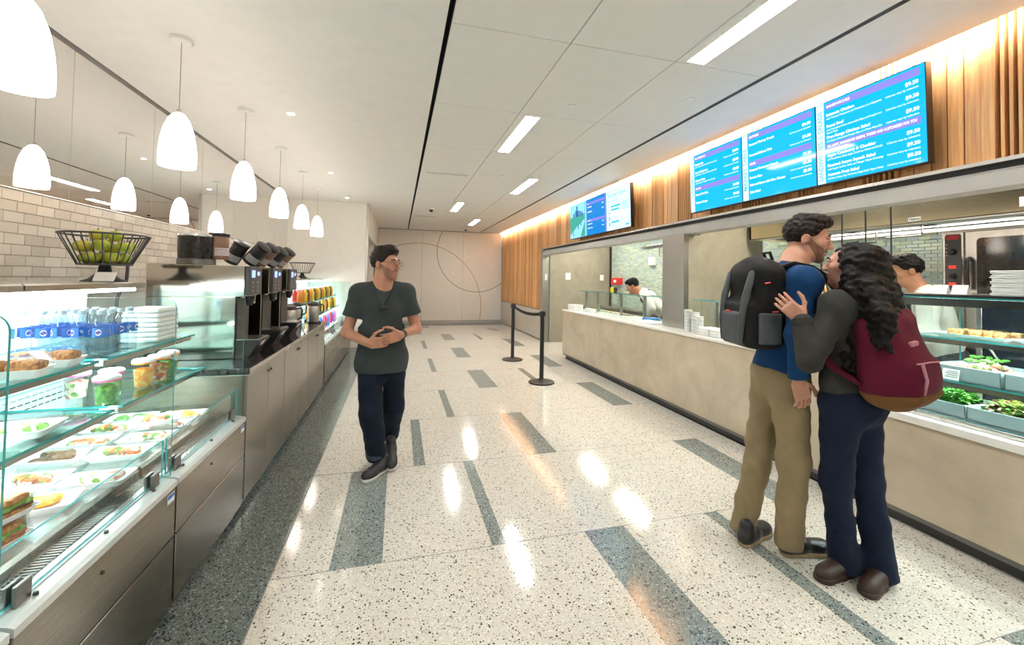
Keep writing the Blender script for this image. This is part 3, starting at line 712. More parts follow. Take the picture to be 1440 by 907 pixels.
# ---- packed food
def tray_shape(t, L, W, h, mat='white_foam', flare=.018, n=4):
    def loop(l, w_, z, r): return [(x, y, z) for x, y in rrect(-l/2, l/2, -w_/2, w_/2, r)]
    A = loop(L-2*flare, W-2*flare, 0, .012); B = loop(L, W, h, .016); B2 = loop(L-.006, W-.006, h, .014); C2 = loop(L-2*flare-.004, W-2*flare-.004, .004, .011)
    n_ = len(A); vs = A+B+B2+C2; fs = [tuple(range(n_))[::-1]]
    for k in range(3):
        for i in range(n_): j = (i+1) % n_; fs.append((k*n_+i, k*n_+j, (k+1)*n_+j, (k+1)*n_+i))
    fs.append(tuple(3*n_+i for i in range(n_)))
    return MB().raw(vs, fs).build('tray', mat, t)
def clamshell(loc, rz, lb, fill, L=.21, W=.14, h=.028, lid=.035, group='packed meals on the case deck', mound=.03, cov=.8):
    t = thing('food_tray', lb, 'food tray', loc, rz, group); tray_shape(t, L, W, h)
    s = SDF(); rr = random.Random(hash((round(loc[0], 3), round(loc[1], 3))) & 0xffff)
    n = 9
    for i in range(n):
        x = (rr.random()-.5)*(L-.07)*cov; y = (rr.random()-.5)*(W-.06)*cov; s.ell((x, y, .012+rr.random()*mound*.5), (.028, .022, mound*.55), .012)
    s.clip(lambda X, Y, Z: .003-Z)
    ob('food', s.mesh('food', fill, .005, .012), t)
    if lid:
        def loop(l, w_, z, r): return [(x, y, z) for x, y in rrect(-l/2, l/2, -w_/2, w_/2, r, n=3)]
        A = loop(L-.002, W-.002, h+.001, .015); B = loop(L-.03, W-.03, h+lid, .014); n_ = len(A)
        MB().raw(A+B, [(i, (i+1) % n_, n_+(i+1) % n_, n_+i) for i in range(n_)]+[tuple(n_+i for i in range(n_))]).build('lid', 'clear_plastic', t)
    return t
def sandwich_box(loc, rz, lb, fill='food_meat', group='sandwich boxes on the case deck'):
    t = thing('sandwich_box', lb, 'sandwich', loc, rz, group); tray_shape(t, .20, .135, .024)
    s = SDF().rbox((0, 0, .020), (.082, .05, .011), .008, .0); s.warp(lambda X, Y, Z: .0015*wob(X, Y, Z, 5)); b1 = ob('bread', s.mesh('bread', 'food_bread', .004, .012), t)
    s = SDF().rbox((0, 0, .054), (.080, .048, .012), .011, .0); s.warp(lambda X, Y, Z: .002*wob(X, Y, Z, 5, 1)); ob('bread', s.mesh('bread', 'food_bread', .004, .012), t)
    s = SDF().rbox((0, 0, .034), (.085, .052, .008), .006, .0); s.warp(lambda X, Y, Z: .004*wob(X, Y, Z, 3, 2)); ob('filling', s.mesh('filling', fill, .004, .014), t)
    s = SDF().rbox((0, 0, .0425), (.089, .055, .005), .004, .0); s.warp(lambda X, Y, Z: .005*wob(X, Y, Z, 3.5, 4)); ob('lettuce', s.mesh('lettuce', 'food_greens', .004, .016), t)
    def loop(l, w_, z): return [(x, y, z) for x, y in rrect(-l/2, l/2, -w_/2, w_/2, .015, n=3)]
    A = loop(.196, .131, .025); B = loop(.176, .112, .078); n_ = len(A)
    MB().raw(A+B, [(i, (i+1) % n_, n_+(i+1) % n_, n_+i) for i in range(n_)]+[tuple(n_+i for i in range(n_))]).build('lid', 'clear_plastic', t)
    MB().box(.089, .0905, -.04, .04, .02, .07).build('price_sticker', 'card_print', t)
    return t
fills = ['food_mixed', 'food_salad', 'food_greens', 'food_carrot', 'food_mixed', 'food_salad']
sandwich_box((-1.19, 1.64, DK), 1.35, 'lower sandwich box of the nearest stack, pink filling'); sandwich_box((-1.185, 1.65, DK+.08), 1.30, 'upper sandwich box of the nearest stack, with green lettuce', 'food_dark')
sandwich_box((-1.39, 1.71, DK), 1.45, 'sandwich box behind the nearest stack'); sandwich_box((-1.39, 1.71, DK+.08), 1.5, 'sandwich box topmost of the second stack')
clamshell((-1.22, 1.90, DK), .25, 'clear-lidded tray of carrot salad beside the sandwiches', 'food_carrot'); clamshell((-1.46, 1.96, DK), .2, 'clear-lidded tray of greens behind the carrot salad', 'food_greens')
clamshell((-1.385, 2.12, DK), .03, 'white tray of mixed vegetables left of the glass divider', 'food_mixed', .22, .13); clamshell((-1.15, 2.08, DK), .03, 'white tray of pale salad touching the glass divider', 'food_salad', .22, .13)
clamshell((-1.22, 2.36, DK), .05, 'white tray of dark roast just past the glass divider', 'food_mixed', .22, .14); clamshell((-1.47, 2.36, DK), .03, 'white tray of meat at the back, past the divider', 'food_dark', .22, .14)
k_ = 0
for y in (2.54, 2.72, 2.90):
    for x in (-1.20, -1.45):
        clamshell((x, y, DK), .04*(k_ % 3), ('white lidded tray on the far deck, %s row, %s the guard glass' % (['first', 'second', 'last'][k_//2], ['next to', 'away from'][k_ % 2])), fills[(k_*5+1) % 6], .22, .145); k_ += 1
clamshell((-1.21, 2.63, DK+.064), .3, 'white tray stacked across two others on the far deck', 'food_mixed', .21, .14)
# lower shelf: meal tray, salad cups, fruit cups
clamshell((-1.32, 1.90, LS), .12, 'large white lidded tray on the lower glass shelf', 'food_greens', .27, .16, .03, .03, 'trays on the lower glass shelf'); clamshell((-1.31, 1.62, LS), .05, 'white tray at the near end of the lower glass shelf', 'food_salad', .24, .16, .03, .03, 'trays on the lower glass shelf')
def cup(loc, lb, fill, rim='pink', r=.045, h=.115, grp='lidded salad cups on the lower shelf'):
    t = thing('salad_cup', lb, 'cup', loc, 0, grp)
    MB().lathe([(0, 0), (r*.78, 0), (r, h), (r*.985, h), (r*.76, .003), (0, .003)], 24).build('cup', 'clear_plastic', t, smooth=True)
    MB().lathe([(r*1.06, h-.004), (r*1.08, h+.004), (r*.95, h+.010), (0, h+.012)], 24).build('lid', 'white_plastic', t, smooth=True)
    MB().lathe([(r*1.0, h-.012), (r*1.07, h-.011), (r*1.07, h-.004), (r*1.0, h-.004)], 24).build('rim_band', rim, t, smooth=True)
    MB().lathe([(0, .004), (r*.74, .004), (r*.87, h*.68), (r*.5, h*.74), (0, h*.76)], 20).build('food', fill, t, smooth=True)
cup((-1.235, 2.27, LS), 'salad cup with a red-banded lid, nearest on the lower shelf', 'food_greens'); cup((-1.30, 2.42, LS), 'salad cup with a red-banded lid behind the first one', 'food_greens')
cup((-1.42, 2.40, LS), 'salad cup at the back of the lower shelf', 'food_salad')
for i, (x, y, f) in enumerate(((-1.25, 2.58, 'food_carrot'), (-1.24, 2.70, 'food_mixed'), (-1.25, 2.82, 'food_greens'))):
    cup((x, y, LS), 'tall fruit cup, %s of the three bright ones' % ['first', 'second', 'third'][i], f, 'orange', .046, .13, 'bright fruit cups on the lower shelf')
# upper shelf: baked goods, bottles, container stack
def bakery_box(loc, rz, lb):
    t = thing('bakery_box', lb, 'food tray', loc, rz, 'bakery boxes on the upper shelf'); tray_shape(t, .21, .12, .032)
    for k in (-.05, .05):
        s = SDF().rbox((k, 0, .038), (.044, .038, .022), .018, 0); s.warp(lambda X, Y, Z: .003*wob(X, Y, Z, 4)); ob('cake', s.mesh('cake', 'food_bread', .004, .012), t)
    A = [(x, y, .033) for x, y in rrect(-.103, .103, -.058, .058, .014, n=3)]; B = [(x*.9, y*.86, .07) for x, y, z in A]; n_ = len(A)
    MB().raw(A+B, [(i, (i+1) % n_, n_+(i+1) % n_, n_+i) for i in range(n_)]+[tuple(n_+i for i in range(n_))]).build('lid', 'clear_plastic', t)
bakery_box((-1.31, 1.88, US), .2, 'white tray with brown cakes at the left end of the upper shelf'); bakery_box((-1.33, 2.08, US), .15, 'white tray with brown cakes next to the water bottles')
glasspane('bottle_plastic', (.84, .90, .93), .98); glasspane('water', (.965, .985, .995), .5)
def make_bottle():
    t = thing('water_bottle', 'clear plastic water bottle with a blue label on the upper shelf', 'bottle', (0, 0, 0), 0, 'water bottles in a block on the upper shelf')
    MB().lathe([(0, 0), (.027, 0), (.031, .006), (.031, .03), (.029, .036), (.031, .042), (.031, .065), (.029, .07), (.031, .076), (.031, .135), (.027, .155), (.014, .178), (.0125, .190), (0, .190)], 20).build('body', 'bottle_plastic', t, smooth=True)
    l = MB()
    for a in (0, 2.1, 4.2):          # blue sleeve with clear gaps between its printed panels
        vs = [(.0316*math.cos(a+.2*i), .0316*math.sin(a+.2*i), z) for z in (.088, .130) for i in range(9)]; l.raw(vs, [(i, i+1, 10+i, 9+i) for i in range(8)])
    l = l.build('label', 'blue_label', t, smooth=True)
    for a in (.8, 2.9, 5.0):
        vs = []
        for k in range(16):
            u = .011*math.cos(2*PI*k/16); b_ = a+u/.032; vs.append((.0324*math.cos(b_), .0324*math.sin(b_), .109+.014*math.sin(2*PI*k/16)))
        MB().raw(vs, [tuple(range(16))]).build('emblem', 'label_white', l)
        MB().box(-.009, .009, -.0331, -.0326, .105, .113).build('emblem_bar', 'violet', l, (0, 0, 0), (0, 0, a+PI/2))
    MB().lathe([(.0135, .186), (.0145, .187), (.0145, .203), (.013, .205), (0, .205)], 16).build('cap', 'cap_blue', t, smooth=True)
    return t
b0 = make_bottle(); first = True
for j in range(4):
    for i in range(5):
        loc = (-1.275-.069*i+.002*rnd.random(), 2.285+.069*j+.002*rnd.random(), US)
        if first: b0.location = loc; first = False
        else: dup(b0, loc, rnd.random()*6.28)
st = thing('container_stack', 'stack of white foam containers at the far end of the upper shelf', 'container stack', (-1.33, 2.80, US), 0)
for k in range(7): MB().cbox(-.085, .085, -.11, .11, .002+k*.026, .026+k*.026, .007).build('container', 'white_foam', st)
# ---- fruit basket on the canopy
def wire_basket(loc, lb, card=True, rz=.2):
    t = thing('fruit_basket', lb, 'basket', loc, rz, 'wire baskets on the case canopies')
    MB().lathe([(.10, 0), (.104, .004), (.07, .018), (.032, .055), (.026, .095), (0, .095)], 24).build('pedestal', 'dark_grey', t, smooth=True)
    fm = MB(); fm.tube(ring((0, 0, .27), .198, 40), .006, 6, closed=True); fm.tube(ring((0, 0, .098), .118, 32), .005, 6, closed=True); fm.build('rim', 'dark_grey', t, smooth=True)
    MB().lathe([(0, .094), (.118, .094), (.118, .098), (0, .098)], 28).build('floor_plate', 'dark_grey', t)
    wm = MB().tube([(.118, 0, .098), (.198, 0, .27)], .0032, 6).mesh('wire', 'dark_grey', True)
    for k in range(28): ob('wire', wm, t, (0, 0, 0), (0, 0, 2*PI*k/28))
    if card:
        MB().box(-.05, .05, -.003, .003, 0, .055).build('price_card', 'paper', t, (.03, -.115, .003), (-.45, 0, -.25))
    return t
BX, BY, BZ = -1.655, 2.985, 1.446
wire_basket((BX, BY, BZ), 'dark wire fruit basket on the near canopy, full of green fruit')
def fruit(loc, lb, r=.038):
    t = thing('fruit', lb, 'fruit', loc, rnd.random()*6, 'green fruit in the near wire basket')
    s = SDF().ell((0, 0, 0), (r, r, r*.93), 0).cone((0, 0, r*.8), (0, 0, r*1.3), .012, .010, .02, 's'); ob('flesh', s.mesh('flesh', 'fruit_green', .005, .012), t)
    MB().tube([(0, 0, r*.72), (.002, .001, r*1.05)], [.0022, .0018], 6).build('stem', 'food_dark', t)
fpos = [(0, 0, .137)]+[(.078*math.cos(a), .078*math.sin(a), .138) for a in [.3+k*PI/3 for k in range(6)]]+[(0, 0, .216)]+[(.104*math.cos(a), .104*math.sin(a), .204+.006*math.sin(3*a)) for a in [.3+PI/6+k*PI/3 for k in range(6)]]+[(.044*math.cos(a), .044*math.sin(a), .268) for a in (-2.0, .1)]
for k, (x, y, z) in enumerate(fpos): fruit((BX+x, BY+y, BZ+z), 'green fruit in the %s layer of the near wire basket' % ('bottom' if k < 7 else 'top'))
# ---- coffee counter: three cabinets, dark worktop
for k, (a, b, lb) in enumerate(((3.085, 4.02, 'taupe two-door cabinet next to the food case'), (4.02, 4.98, 'middle taupe two-door cabinet under the brewers'), (4.98, 6.03, 'last taupe two-door cabinet under the jugs'))):
    t = thing('cabinet', lb, 'cabinet', (XF, a, 0), 0, 'taupe cabinets under the coffee counter'); L = b-a
    MB().box(-1.23, -.022, .002, L-.002, .095, .845).build('body', 'taupe', t); MB().box(-1.2, -.06, .002, L-.002, 0, .095).build('plinth', 'black_plastic', t)
    for d0, d1, kn in ((.004, L/2-.002, L/2-.035), (L/2+.002, L-.004, L/2+.035)):
        d = MB().cbox(-.021, 0, d0, d1, .05, .84, .002).build('door', 'taupe', t)
        MB().lathe([(.009, 0), (.009, .012), (.0075, .016), (0, .017)], 14).build('knob', 'steel_dark', d, (0, kn, .785), (0, PI/2, 0), smooth=True)
wt = thing('worktop', 'long dark polished worktop of the coffee counter', 'worktop', (XF, 3.085, .845))
MB().cbox(-1.235, .012, 0, 2.96, .006, .046, .004).build('slab', 'countertop_dark', wt); MB().box(-1.2, .006, 0, 2.95, 0, .006).build('edge_strip', 'steel', wt)
MB().cbox(.010, .018, 0, 2.955, .016, .044, .002).build('front_edge', 'steel', wt)
CT = .892
# ---- coffee brewers
def brewer(y0, L, lb):
    t = thing('coffee_brewer', lb, 'coffee machine', (-1.045, y0, CT), 0, 'coffee brewers in a row'); D = -.63
    MB().cbox(D, -.03, .0, L, .445, .67, .004).build('upper_body', 'steel_side', t)
    MB().cbox(D, -.085, .0, L, .0, .445, .003).build('column', 'steel_side', t)
    MB().cbox(-.085, -.078, .02, L-.02, .13, .43, .003).build('splash_panel', 'black_plastic', t)
    p = MB().cbox(-.03, 0, .004, L-.004, .455, .668, .004).build('control_panel', 'dark_grey', t)
    MB().box(0, .0015, .05, L*.5-.02, .585, .64).build('display', 'led_blue', p); MB().box(0, .0015, L*.5+.03, L-.06, .60, .63).build('display', 'led_blue', p)
    bm_ = MB().cbox(0, .004, -.012, .012, -.008, .008, .001).mesh('button', 'mid_grey')
    for r_ in range(3):
        for c_ in range(2):
            ob('button', bm_, p, (0, .075+c_*.10*L/.28, .485+r_*.032))
    MB().lathe([(.0, -.07), (.018, -.07), (.032, -.02), (.036, 0), (0, 0)], 20).build('brew_funnel', 'black_plastic', t, (-.038, L*.5, .445), smooth=True)
    MB().lathe([(0, -.06), (.008, -.06), (.010, 0), (0, 0)], 10).build('tap', 'steel', t, (-.035, L*.82, .445), smooth=True)
    tr = MB().prism([(-.08, .02), (-.08, .13), (.07, .13), (.07, .115), (.0, .0), (-.08, .0)], 'Y', .012, L-.012).build('drip_tray', 'black_plastic', t)
    MB().box(-.075, .06, .022, L-.022, .13, .136).build('drip_grid', 'steel', tr)
    MB().raw([(.0695, L*.35, .112), (.0695, L*.65, .112), (.0472, L*.65, .0755), (.0472, L*.35, .0755)], [(0, 1, 2, 3)]).build('plate_label', 'label_white', tr)
    return t
YB = (3.44, 4.03, 4.62)
brewer(YB[0], .29, 'nearest coffee brewer with a large mirror-polished steel side'); brewer(YB[1], .29, 'middle coffee brewer with a blue display'); brewer(YB[2], .29, 'farthest coffee brewer beside the steel jugs')
BT = CT+.671
def jar(y, x, lb, big=False):
    t = thing('bean_hopper', lb, 'hopper', (x, y, BT), 0, 'bean hoppers on top of the brewers')
    r, h = (.118, .205) if big else (.075, .145)
    MB().lathe([(r*.96, 0), (r, .004), (r, .042), (r*.96, .045), (0, .045)], 28).build('base_ring', 'steel_dark', t, smooth=True)
    MB().lathe([(0, .046), (r*.96, .046), (r*.99, h*.6), (r*.99, h), (0, h)], 28).build('beans_drum', 'countertop_dark', t, smooth=True)
    MB().lathe([(r*1.01, h), (r*1.03, h+.006), (r*1.0, h+.016), (0, h+.018)], 28).build('lid', 'steel_bright', t, smooth=True)
jar(3.57, -1.43, 'wide dark drum on top of the nearest brewer', True)
def canister(loc, lb, tilt, rz, m='black_plastic'):
    t = thing('bean_canister', lb, 'canister', loc, rz, 'tilted coffee canisters above the brewers')
    R = (0, tilt, 0)
    MB().lathe([(.060, 0), (.062, .004), (.062, .165), (.060, .17), (0, .17)], 24).build('body', m, t, (0, 0, .045), R, smooth=True)
    MB().lathe([(.064, 0), (.066, .004), (.066, .022), (.060, .026), (0, .027)], 24).build('lid', 'black_plastic', t, (.17*math.sin(tilt), 0, .045+.17*math.cos(tilt)), R, smooth=True)
    l = MB(); n_ = 9
    for q in range(5):
        vs = [(.0625*math.cos(-1.0+k*.25-1.0), .0625*math.sin(-1.0+k*.25-1.0), .03+q*.012) for k in range(n_)]; vs += [(a, b, c+.005) for a, b, c in vs]
        l.raw(vs, [(k, k+1, n_+k+1, n_+k) for k in range(n_-1)])
    l.build('stripe_label', 'label_white', t, (0, 0, .045), R)
plain('canister_brown', (.20, .11, .07), .35); plain('canister_steel', (.45, .40, .36), .3, metal=1)
canister((-1.30, 3.60, BT), 'upright brown striped canister beside the dark drum', 0, .3, 'canister_brown')
for k, (x, y, tl, rz, m) in enumerate(((-1.25, 4.09, .8, -.35, 'black_plastic'), (-1.22, 4.26, .75, -.35, 'canister_brown'), (-1.40, 4.12, .6, -.4, 'black_plastic'), (-1.25, 4.68, .8, -.35, 'black_plastic'), (-1.22, 4.85, .75, -.3, 'canister_brown'), (-1.40, 4.72, .65, -.3, 'black_plastic'))):
    canister((x, y, BT), 'tilted %s canister, %s above the %s brewer' % ('black' if m[0] == 'b' else 'brown', ['front', 'second', 'rear'][k % 3], ['middle', 'farthest'][k//3]), tl, rz, m)
# ---- thermal jugs
def jug(loc, lb, rz=0):
    t = thing('thermal_jug', lb, 'jug', loc, rz, 'steel thermal jugs on the coffee counter')
    MB().lathe([(0, 0), (.064, 0), (.066, .006), (.066, .19), (.056, .215), (0, .215)], 28).build('body', 'steel_z', t, smooth=True)
    MB().lathe([(.058, .214), (.062, .22), (.055, .25), (.03, .268), (0, .27)], 24).build('lid', 'black_plastic', t, smooth=True)
    MB().tube([(.055, 0, .225), (.105, 0, .235), (.118, 0, .20), (.112, 0, .13), (.066, 0, .10)], .010, 8).build('handle', 'black_plastic', t, smooth=True)
    MB().prism([(-.055, .222), (-.09, .245), (-.055, .252)], 'Y', -.015, .015).build('spout', 'black_plastic', t)
    MB().lathe([(.0665, 0), (.0675, .012)], 28).build('base_band', 'black_plastic', t, smooth=True)
jug((-1.24, 5.84, CT), 'steel thermal jug second from the counter end', .35); jug((-1.05, 5.92, CT), 'steel thermal jug at the counter end', .35); jug((-1.17, 5.25, CT), 'steel thermal jug beside the farthest brewer', .35)
# ---- yellow snack rack behind the jugs
sr = thing('snack_rack', 'bright yellow snack display behind the thermal jugs', 'display', (-1.50, 5.78, CT), .1)
MB().cbox(-.16, .16, -.09, .09, 0, .20, .004).build('box', 'yellow', sr); MB().prism([(-.16, .20), (.16, .20), (.16, .31), (-.16, .34)], 'Y', .075, .09).build('header', 'orange', sr)
cl_ = ['pink', 'red', 'orange', 'violet', 'blue_label', 'yellow']
for k in range(6): MB().cbox(-.15+k*.05, -.108+k*.05, -.03+.012*(k % 2), .03, .205, .285-.01*(k % 3), .008).build('packet', cl_[k], sr)
# ---- far cases
for k, lb in enumerate(('food case just past the coffee counter', 'middle food case of the far run', 'food case ending at the white wall')):
    food_case(6.10+k*1.06, 1.05, 'open refrigerated '+lb, True, k == 0)
wire_basket((-1.62, 8.0, BZ), 'small grey wire basket on the far canopy, in front of the white wall', False)
sg = thing('snack_tray', 'low tray of colourful packets on the far canopy', 'tray', (-1.66, 7.2, BZ))
MB().cbox(-.12, .12, -.25, .25, 0, .02, .003).build('tray', 'white_plastic', sg)
for k in range(6): MB().cbox(-.09, .09, -.22+k*.075, -.16+k*.075, .02, .07, .01).build('packet', cl_[(k+2) % 6], sg)
jb = thing('juice_bottle', 'orange drink bottle on the far upper shelf', 'bottle', (-1.28, 6.2, US), 0, 'coloured drink bottles on the far shelves')
MB().lathe([(0, 0), (.03, 0), (.032, .005), (.032, .12), (.014, .16), (.013, .175), (0, .175)], 16).build('body', 'orange', jb, smooth=True); MB().lathe([(.015, .172), (.015, .19), (0, .191)], 14).build('cap', 'white_plastic', jb, smooth=True)
jm = {m: MB().lathe([(0, 0), (.03, 0), (.032, .005), (.032, .12), (.014, .16), (.013, .175), (0, .175)], 16).mesh('body', m, True) for m in ('red', 'yellow', 'food_dark', 'pink', 'blue_label', 'orange')}
cname = {'food_dark': 'brown', 'red': 'red', 'orange': 'orange', 'pink': 'pink', 'yellow': 'yellow', 'blue_label': 'blue'}
order = ['food_dark', 'red', 'orange', 'pink', 'yellow', 'blue_label']
for k in range(1, 34):
    m = order[(k*7) % 6]; o = dup(jb, (-1.28-.075*(k % 2), 6.2+.085*k, US), None, '%s drink bottle on the far upper shelf' % cname[m])
    for ch in o.children:
        if ch.name.startswith('body'): ch.data = jm[m]
for k in range(1, 26):
    if 6.3+.11*k > 9.2: break
    o = dup(jb, (-1.22, 6.25+.11*k, DK if k % 2 else LS), None, '%s drink bottle on the %s of the far cases' % (cname[order[(k*5+4) % 6]], 'deck' if k % 2 else 'lower shelf'), 'drink bottles low in the far cases')
    for ch in o.children:
        if ch.name.startswith('body'): ch.data = jm[order[(k*5+4) % 6]]
# ---- cable and socket on the tiled wall
so = thing('wall_socket', 'steel wall outlet with a blue plug behind the fruit basket', 'socket', (-2.165, 3.95, 1.62))
MB().cbox(0, .012, -.06, .06, -.05, .06, .003).build('plate', 'steel', so); MB().cbox(.012, .05, .015, .045, .02, .06, .006).build('plug', 'tape_blue', so)
cb = MB().tube([(-2.12, 3.98, 1.64), (-2.08, 4.02, 1.58), (-2.09, 4.03, 1.45), (-2.12, 3.98, 1.3), (-2.12, 3.96, 1.15), (-2.08, 3.9, 1.0)], .012, 8).build('power_cable', 'dark_grey', None, smooth=True)
tag(cb, 'thick grey power cable hanging on the tiles beside the fruit basket', 'cable')
# ================================================================== RIGHT SIDE
# ---- service counter (high part) and its lower part under the salad case
XC = 3.05
sc1 = thing('service_counter', 'long plaster-fronted service counter behind the barrier posts', 'counter', (XC, 2.38, 0))
for a, b in ((.002, 2.54), (2.543, 5.12)): MB().cbox(0, .03, a, b, .105, .903, .002).build('front_panel', 'plaster_panel', sc1)
MB().cbox(.0, .66, 5.12, 5.14, .105, .903, .002).build('end_panel', 'plaster_panel', sc1)
MB().box(.03, .66, 0, 5.12, .10, .90).build('carcass', 'mid_grey', sc1)
MB().cbox(.012, .05, 0, 5.13, .07, .103, .004).build('kick_rail', 'steel_dark', sc1); MB().box(.06, .62, .01, 5.10, 0, .10).build('plinth', 'dark_grey', sc1)
MB().box(.04, .0595, 0, 5.12, 0, .004).build('floor_seal', 'dark_gap', sc1)
ct1 = thing('countertop', 'white countertop running along the high service counter', 'countertop', (XC, 2.38, .904)); MB().cbox(-.012, .70, 0, 5.15, 0, .028, .003).build('slab', 'countertop_white', ct1)
sc2 = thing('service_counter', 'lower plaster-fronted counter under the salad case', 'counter', (XC, -1.55, 0))
for a, b in ((.002, 1.9), (1.903, 3.926)): MB().cbox(0, .03, a, b, .105, .655, .002).build('front_panel', 'plaster_panel', sc2)
MB().box(.03, .80, 0, 3.926, .10, .65).build('carcass', 'mid_grey', sc2); MB().cbox(.012, .05, 0, 3.926, .07, .103, .004).build('kick_rail', 'steel_dark', sc2); MB().box(.06, .76, .01, 3.92, 0, .10).build('plinth', 'dark_grey', sc2)
ct2 = thing('countertop', 'white stone ledge under the salad case', 'countertop', (XC, -1.55, .656)); MB().cbox(-.012, .80, 0, 3.926, 0, .047, .003).build('slab', 'countertop_white', ct2)
CH, LH = .932, .703
# ---- salad case
sd = thing('salad_case', 'glass-fronted refrigerated salad case on the low counter', 'display case', (3.10, -.60, LH)); SL = 2.58
MB().cbox(.0, .62, 0, SL, .0, .030, .003).build('base_frame', 'steel', sd)
pane(.012, .020, .004, SL-.004, .031, .722, 'front_glass', sd); pane(.0, .62, SL-.010, SL-.002, .031, .722, 'end_glass', sd)
MB().cbox(-.01, .64, -.0, SL+.01, .722, .733, .003).build('top_glass', 'glass_edge', sd)
MB().box(-.012, .64, .0, SL+.012, .734, .742).build('top_sheet', 'black_plastic', sd); MB().box(-.014, .66, 0, SL+.014, .742, .748).build('top_skin', 'steel_bright', sd)
MB().box(.05, .09, .05, SL-.08, .700, .720).build('light_bar', 'light_case', sd); MB().box(.022, .034, .01, SL-.012, .675, .721).build('valance', 'steel_dark', sd)
for zz, xf in ((.475, .10), (.225, .07)):
    s = pane(xf, .56, .02, SL-.02, zz, zz+.010, 'shelf', sd, 'glass_shelf'); MB().box(xf+.005, xf+.03, .02, SL-.02, zz-.030, zz-.001).build('shelf_rail', 'steel', s); MB().box(xf+.04, xf+.075, .05, SL-.05, zz-.018, zz-.003).build('light_bar', 'light_case', s); MB().box(xf+.03, xf+.08, .05, SL-.05, zz-.0028, zz-.0008).build('bar_cover', 'steel', s)
for yy in (.5, 1.2, 1.9, 2.44): 
    MB().cbox(.575, .605, yy, yy+.03, .03, .72, .002).build('rear_post', 'steel_bright', sd)
for a, b in ((.0, .5), (.53, 1.2), (1.23, 1.9), (1.93, 2.44)): MB().box(.59, .60, a, b, .05, .70).build('rear_door', 'dark_glass', sd)
MB().box(.02, .60, .02, SL-.02, .030, .034).build('deck', 'steel_bright', sd)
DZ, S1Z, S2Z = LH+.035, LH+.236, LH+.486
def deep_tray(loc, lx, ly, h, lb, grp):
    t = thing('salad_tray', lb, 'tray', loc, 0, grp); w_ = .006
    MB().box(-lx/2, lx/2, -ly/2, ly/2, 0, w_).cbox(-lx/2, -lx/2+w_, -ly/2, ly/2, 0, h, .002).cbox(lx/2-w_, lx/2, -ly/2, ly/2, 0, h, .002).cbox(-lx/2, lx/2, -ly/2, -ly/2+w_, 0, h, .002).cbox(-lx/2, lx/2, ly/2-w_, ly/2, 0, h, .002).build('pan', 'melamine', t)
    return t
def leaf_heap(t, lx, ly, h, hp, mats, n, seed, size=.05):
    """curled leaves heaped in a pan"""
    r = random.Random(seed); per = {m: MB() for m in mats}
    s = SDF().ell((0, 0, h*.35), (lx*.40, ly*.42, hp*.85), .01); s.clip(lambda X, Y, Z: .008-Z); s.clip(lambda X, Y, Z: np.maximum(abs(X)-(lx/2-.008), abs(Y)-(ly/2-.008))); s.warp(lambda X, Y, Z: .008*wob(X, Y, Z, 2.2, seed))
    ob('leaf_bed', s.mesh('leaf_bed', mats[0], .008, .02), t)
    for k in range(n):
        u, v_ = (r.random()-.5)*2, (r.random()-.5)*2
        if u*u+v_*v_ > 1.1: continue
        x, y = u*(lx/2-.03), v_*(ly/2-.03); z = h*.45+hp*.80*math.sqrt(max(0, 1-.8*(u*u+v_*v_)))
        a = r.random()*6.28; tl = (r.random()-.4)*1.2; L = size*(.7+.8*r.random()); W = L*(.28+.25*r.random()); cu = (r.random()-.3)*.5
        ca, sa, ct_, st_ = math.cos(a), math.sin(a), math.cos(tl), math.sin(tl); vs = []
        for i, (q, wd) in enumerate(((0, .15), (.3, .9), (.6, 1), (.85, .6), (1, .05))):
            for sd_ in (-1, 0, 1):
                px = (q-.4)*L; py = sd_*wd*W*.5*(1+.15*math.sin(9*q+k)); pz = -cu*px*px/L*2+abs(sd_)*W*.18
                X_, Z_ = px*ct_-pz*st_, px*st_+pz*ct_; vs.append((x+X_*ca-py*sa, y+X_*sa+py*ca, z+Z_))
        fs = []
        for i in range(4):
            for j in range(2): fs.append((i*3+j, i*3+j+1, i*3+j+4, i*3+j+3))
        per[mats[k % len(mats)]].raw(vs, fs)
    for m, b_ in per.items():
        if b_.v: tag(b_.build('leaves', m, t, smooth=True), kind='stuff')
for k, (y, lb, mats) in enumerate(((1.785, 'grey tray heaped with dark green rocket leaves, left of the greens', ['leaf_dark', 'leaf_green', 'leaf_dark', 'leaf_green']), (1.515, 'grey tray heaped with mixed olive and pale salad leaves', ['leaf_olive', 'leaf_green', 'leaf_pale', 'leaf_olive', 'food_dark']), (1.245, 'grey tray of green leaves at the right edge', ['leaf_green', 'leaf_dark']))):
    t = deep_tray((3.30, y, DZ), .30, .262, .075, lb, 'trays of leaves on the case floor'); leaf_heap(t, .30, .262, .075, .10, mats, 420, k+11)
def mound(t, lx, ly, h, hp, m, seed, m2=None):
    r = random.Random(seed); s = SDF()
    for k in range(46):
        x, y = (r.random()-.5)*(lx-.05), (r.random()-.5)*(ly-.05); s.ell((x, y, h*.55+hp*(1-(2*x/lx)**2)*(1-(2*y/ly)**2)*r.random()), (.018+.012*r.random(), .016+.01*r.random(), .013), .008)
    s.rbox((0, 0, h*.35), (lx/2-.008, ly/2-.008, h*.35-.006), .004, .012); s.clip(lambda X, Y, Z: .007-Z); s.clip(lambda X, Y, Z: np.maximum(abs(X)-(lx/2-.007), abs(Y)-(ly/2-.007)))
    ob('salad', s.mesh('salad', m, .006, .02), t)
